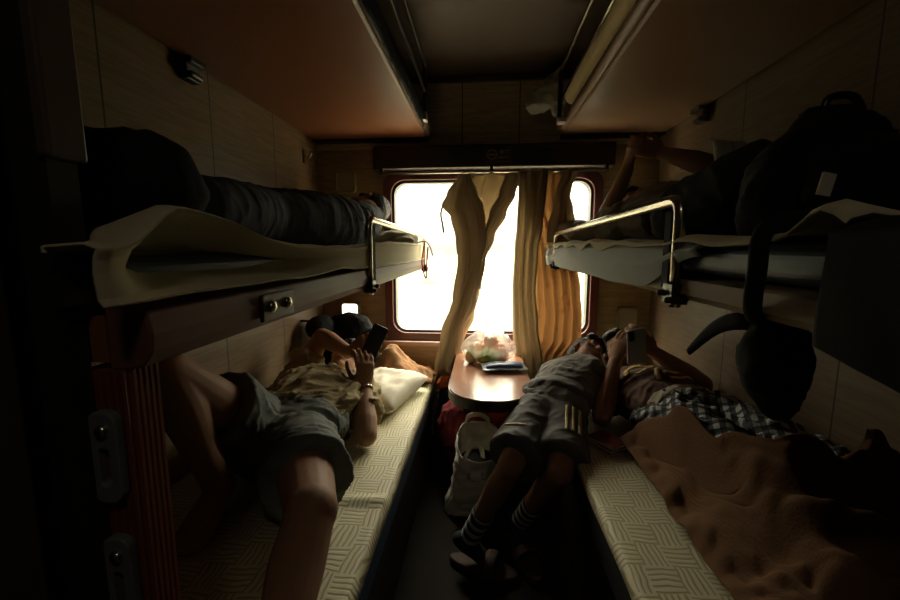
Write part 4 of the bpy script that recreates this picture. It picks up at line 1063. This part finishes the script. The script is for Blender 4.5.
# ------------------------------------------------------------------ bags on the floor
tt = thing('tote_bag', (-.03, 1.77, 0), 'off-white canvas tote bag on the floor under the table', 'bag')
def tote(u, v):
    a = 2 * PI * u; h = v
    w = .122 - .020 * h - .012 * math.sin(h * 3); d = .070 + .022 * h
    ca, sa = math.cos(a), math.sin(a)
    x = math.copysign(abs(ca) ** .6, ca) * w; y = math.copysign(abs(sa) ** .7, sa) * d
    z = .006 + (.335 + .05 * sa) * h
    k = .012 * nz(a * 2, h * 5) + .008 * nz(a * 5, h * 9)
    return V((-.045 + x + k * ca + .035 * h, 1.75 + y + k * sa, z))
cloth('canvas_body', tote, 60, 40, M['tote'], tt, thick=.004)
MB().prism([(-.15, 1.69), (.06, 1.69), (.06, 1.81), (-.15, 1.81)], .004, .010, 'xy').build('bag_base', M['tote'], tt)
flatstrap([(-.075, 1.665, .26), (-.065, 1.668, .31), (-.03, 1.70, .345), (.0, 1.72, .32), (.01, 1.72, .27)], .011, (0, 0, 1), 'handle', tt, M['tote'], t=.004)
flatstrap([(-.075, 1.85, .36), (-.06, 1.83, .42), (-.01, 1.82, .435), (.03, 1.83, .41), (.04, 1.845, .36)], .011, (0, 0, 1), 'handle', tt, M['tote'], t=.004)
MB().ell((-.012, 1.755, .25), ((.085, 0, 0), (0, .07, 0), (0, 0, .03))).build('dark_contents', M['black'], tt, smooth=True)
MB().bb(-.06, -.045, 1.660, 1.668, .20, .23).bb(-.035, -.005, 1.660, 1.668, .19, .196).bb(.005, .02, 1.660, 1.668, .20, .235).build('printed_mark', M['pale'], tt)
mb = MB().ell((-.02, 2.02, .20), ((.19, 0, 0), (0, .10, 0), (0, 0, .195))).ell((-.13, 1.98, .30), ((.09, 0, 0), (0, .08, 0), (0, 0, .13))).ell((.10, 2.0, .28), ((.09, 0, 0), (0, .08, 0), (0, 0, .15)))
rbg = thing('red_bag', (-.02, 2.02, 0), 'red fabric bag on the floor behind the white tote', 'bag')
blob('bag_body', mb, M['redbag'], rbg, vox=.009, it=3, wr=dict(amp=.014, s=(12, 12, 9)))
MB().tube(curve([(-.10, 1.93, .40), (-.07, 1.91, .46), (-.01, 1.90, .47), (.04, 1.92, .41)]), .010, 8).build('handle', M['bookred'], rbg, smooth=True)
mb = MB().ell((-.205, 2.16, .22), ((.055, 0, 0), (0, .08, 0), (0, 0, .215))).ell((-.19, 2.13, .38), ((.045, 0, 0), (0, .06, 0), (0, 0, .07)))
tag(blob('teal_sack', mb, M['tealbag'], vox=.008, it=3, wr=dict(amp=.010)), 'dark teal sack squeezed between the left berth and the red bag', 'bag')
op_ = MB().ell((-.205, 2.13, .482), ((.042, 0, .01), (0, .025, 0), (0, 0, .040)))
tag(blob('orange_packet', op_, M['orangepk'], vox=.005, it=2, wr=dict(amp=.006, s=(30, 30, 30))), 'small orange snack packet on the teal sack beside the left berth', 'packet')

# ------------------------------------------------------------------ camera, light
cam = bpy.data.cameras.new('camera'); co = bpy.data.objects.new('camera', cam); COL.objects.link(co)
cam.sensor_width = 36; cam.lens = 16; cam.clip_start = .02
pitch = math.atan(52 / 400); yaw = math.atan(.0825 * math.cos(pitch))
co.location = (0, 0, 1.22); co.rotation_euler = (PI / 2 - pitch, 0, yaw)
sc.camera = co
sc.cycles.diffuse_bounces = 8
wd = bpy.data.worlds.new('overcast_sky'); sc.world = wd; wd.use_nodes = True
wn = wd.node_tree; bg = wn.nodes['Background']; bg.inputs[0].default_value = (1.0, .92, .73, 1)
wt = N(wn, 'ShaderNodeTexCoord'); ws = N(wn, 'ShaderNodeSeparateXYZ'); wn.links.new(wt.outputs['Generated'], ws.inputs[0])
wr_ = N(wn, 'ShaderNodeValToRGB'); wr_.color_ramp.elements[0].position = 0; wr_.color_ramp.elements[0].color = (.042, .042, .042, 1)   # overcast: brighter towards the zenith
wr_.color_ramp.elements[1].position = 1; wr_.color_ramp.elements[1].color = (1, 1, 1, 1)
for p_, c_ in ((.15, .17), (.45, .72)):
    e_ = wr_.color_ramp.elements.new(p_); e_.color = (c_, c_, c_, 1)
wn.links.new(ws.outputs[2], wr_.inputs[0]); wn.links.new(math_node(wn, 'MULTIPLY', wr_.outputs[0], 34.0), bg.inputs[1])
cl_ = MB().prism(rrect(-.02, .18, -.42, -.32, .03), ZC - .03, ZC, 'xy').build('ceiling_fill_corridor', M['lampoff'], bevel=.004); struct(cl_)  # unseen fixture, added to go with the fill light below it
la = bpy.data.lights.new('corridor_fill', 'AREA'); la.shape = 'RECTANGLE'; la.size = .18; la.size_y = .08; la.energy = .8; la.color = (1, .86, .66)  # added fill from behind the camera, brightens the tote and the boy's legs
lo_ = bpy.data.objects.new('corridor_fill', la); COL.objects.link(lo_); lo_.location = (.08, -.37, ZC - .034)
pt = bpy.data.lights.new('window_portal', 'AREA'); pt.shape = 'RECTANGLE'; pt.size = 1.12; pt.size_y = .88; pt.cycles.is_portal = True
po = bpy.data.objects.new('window_portal', pt); COL.objects.link(po); po.location = (.04, 2.43, 1.162); po.rotation_euler = (-PI / 2, 0, 0)
vs = sc.view_settings
vs.view_transform = 'Standard'; vs.look = 'None'; vs.gamma = 1; vs.use_curve_mapping = False; vs.exposure = 0
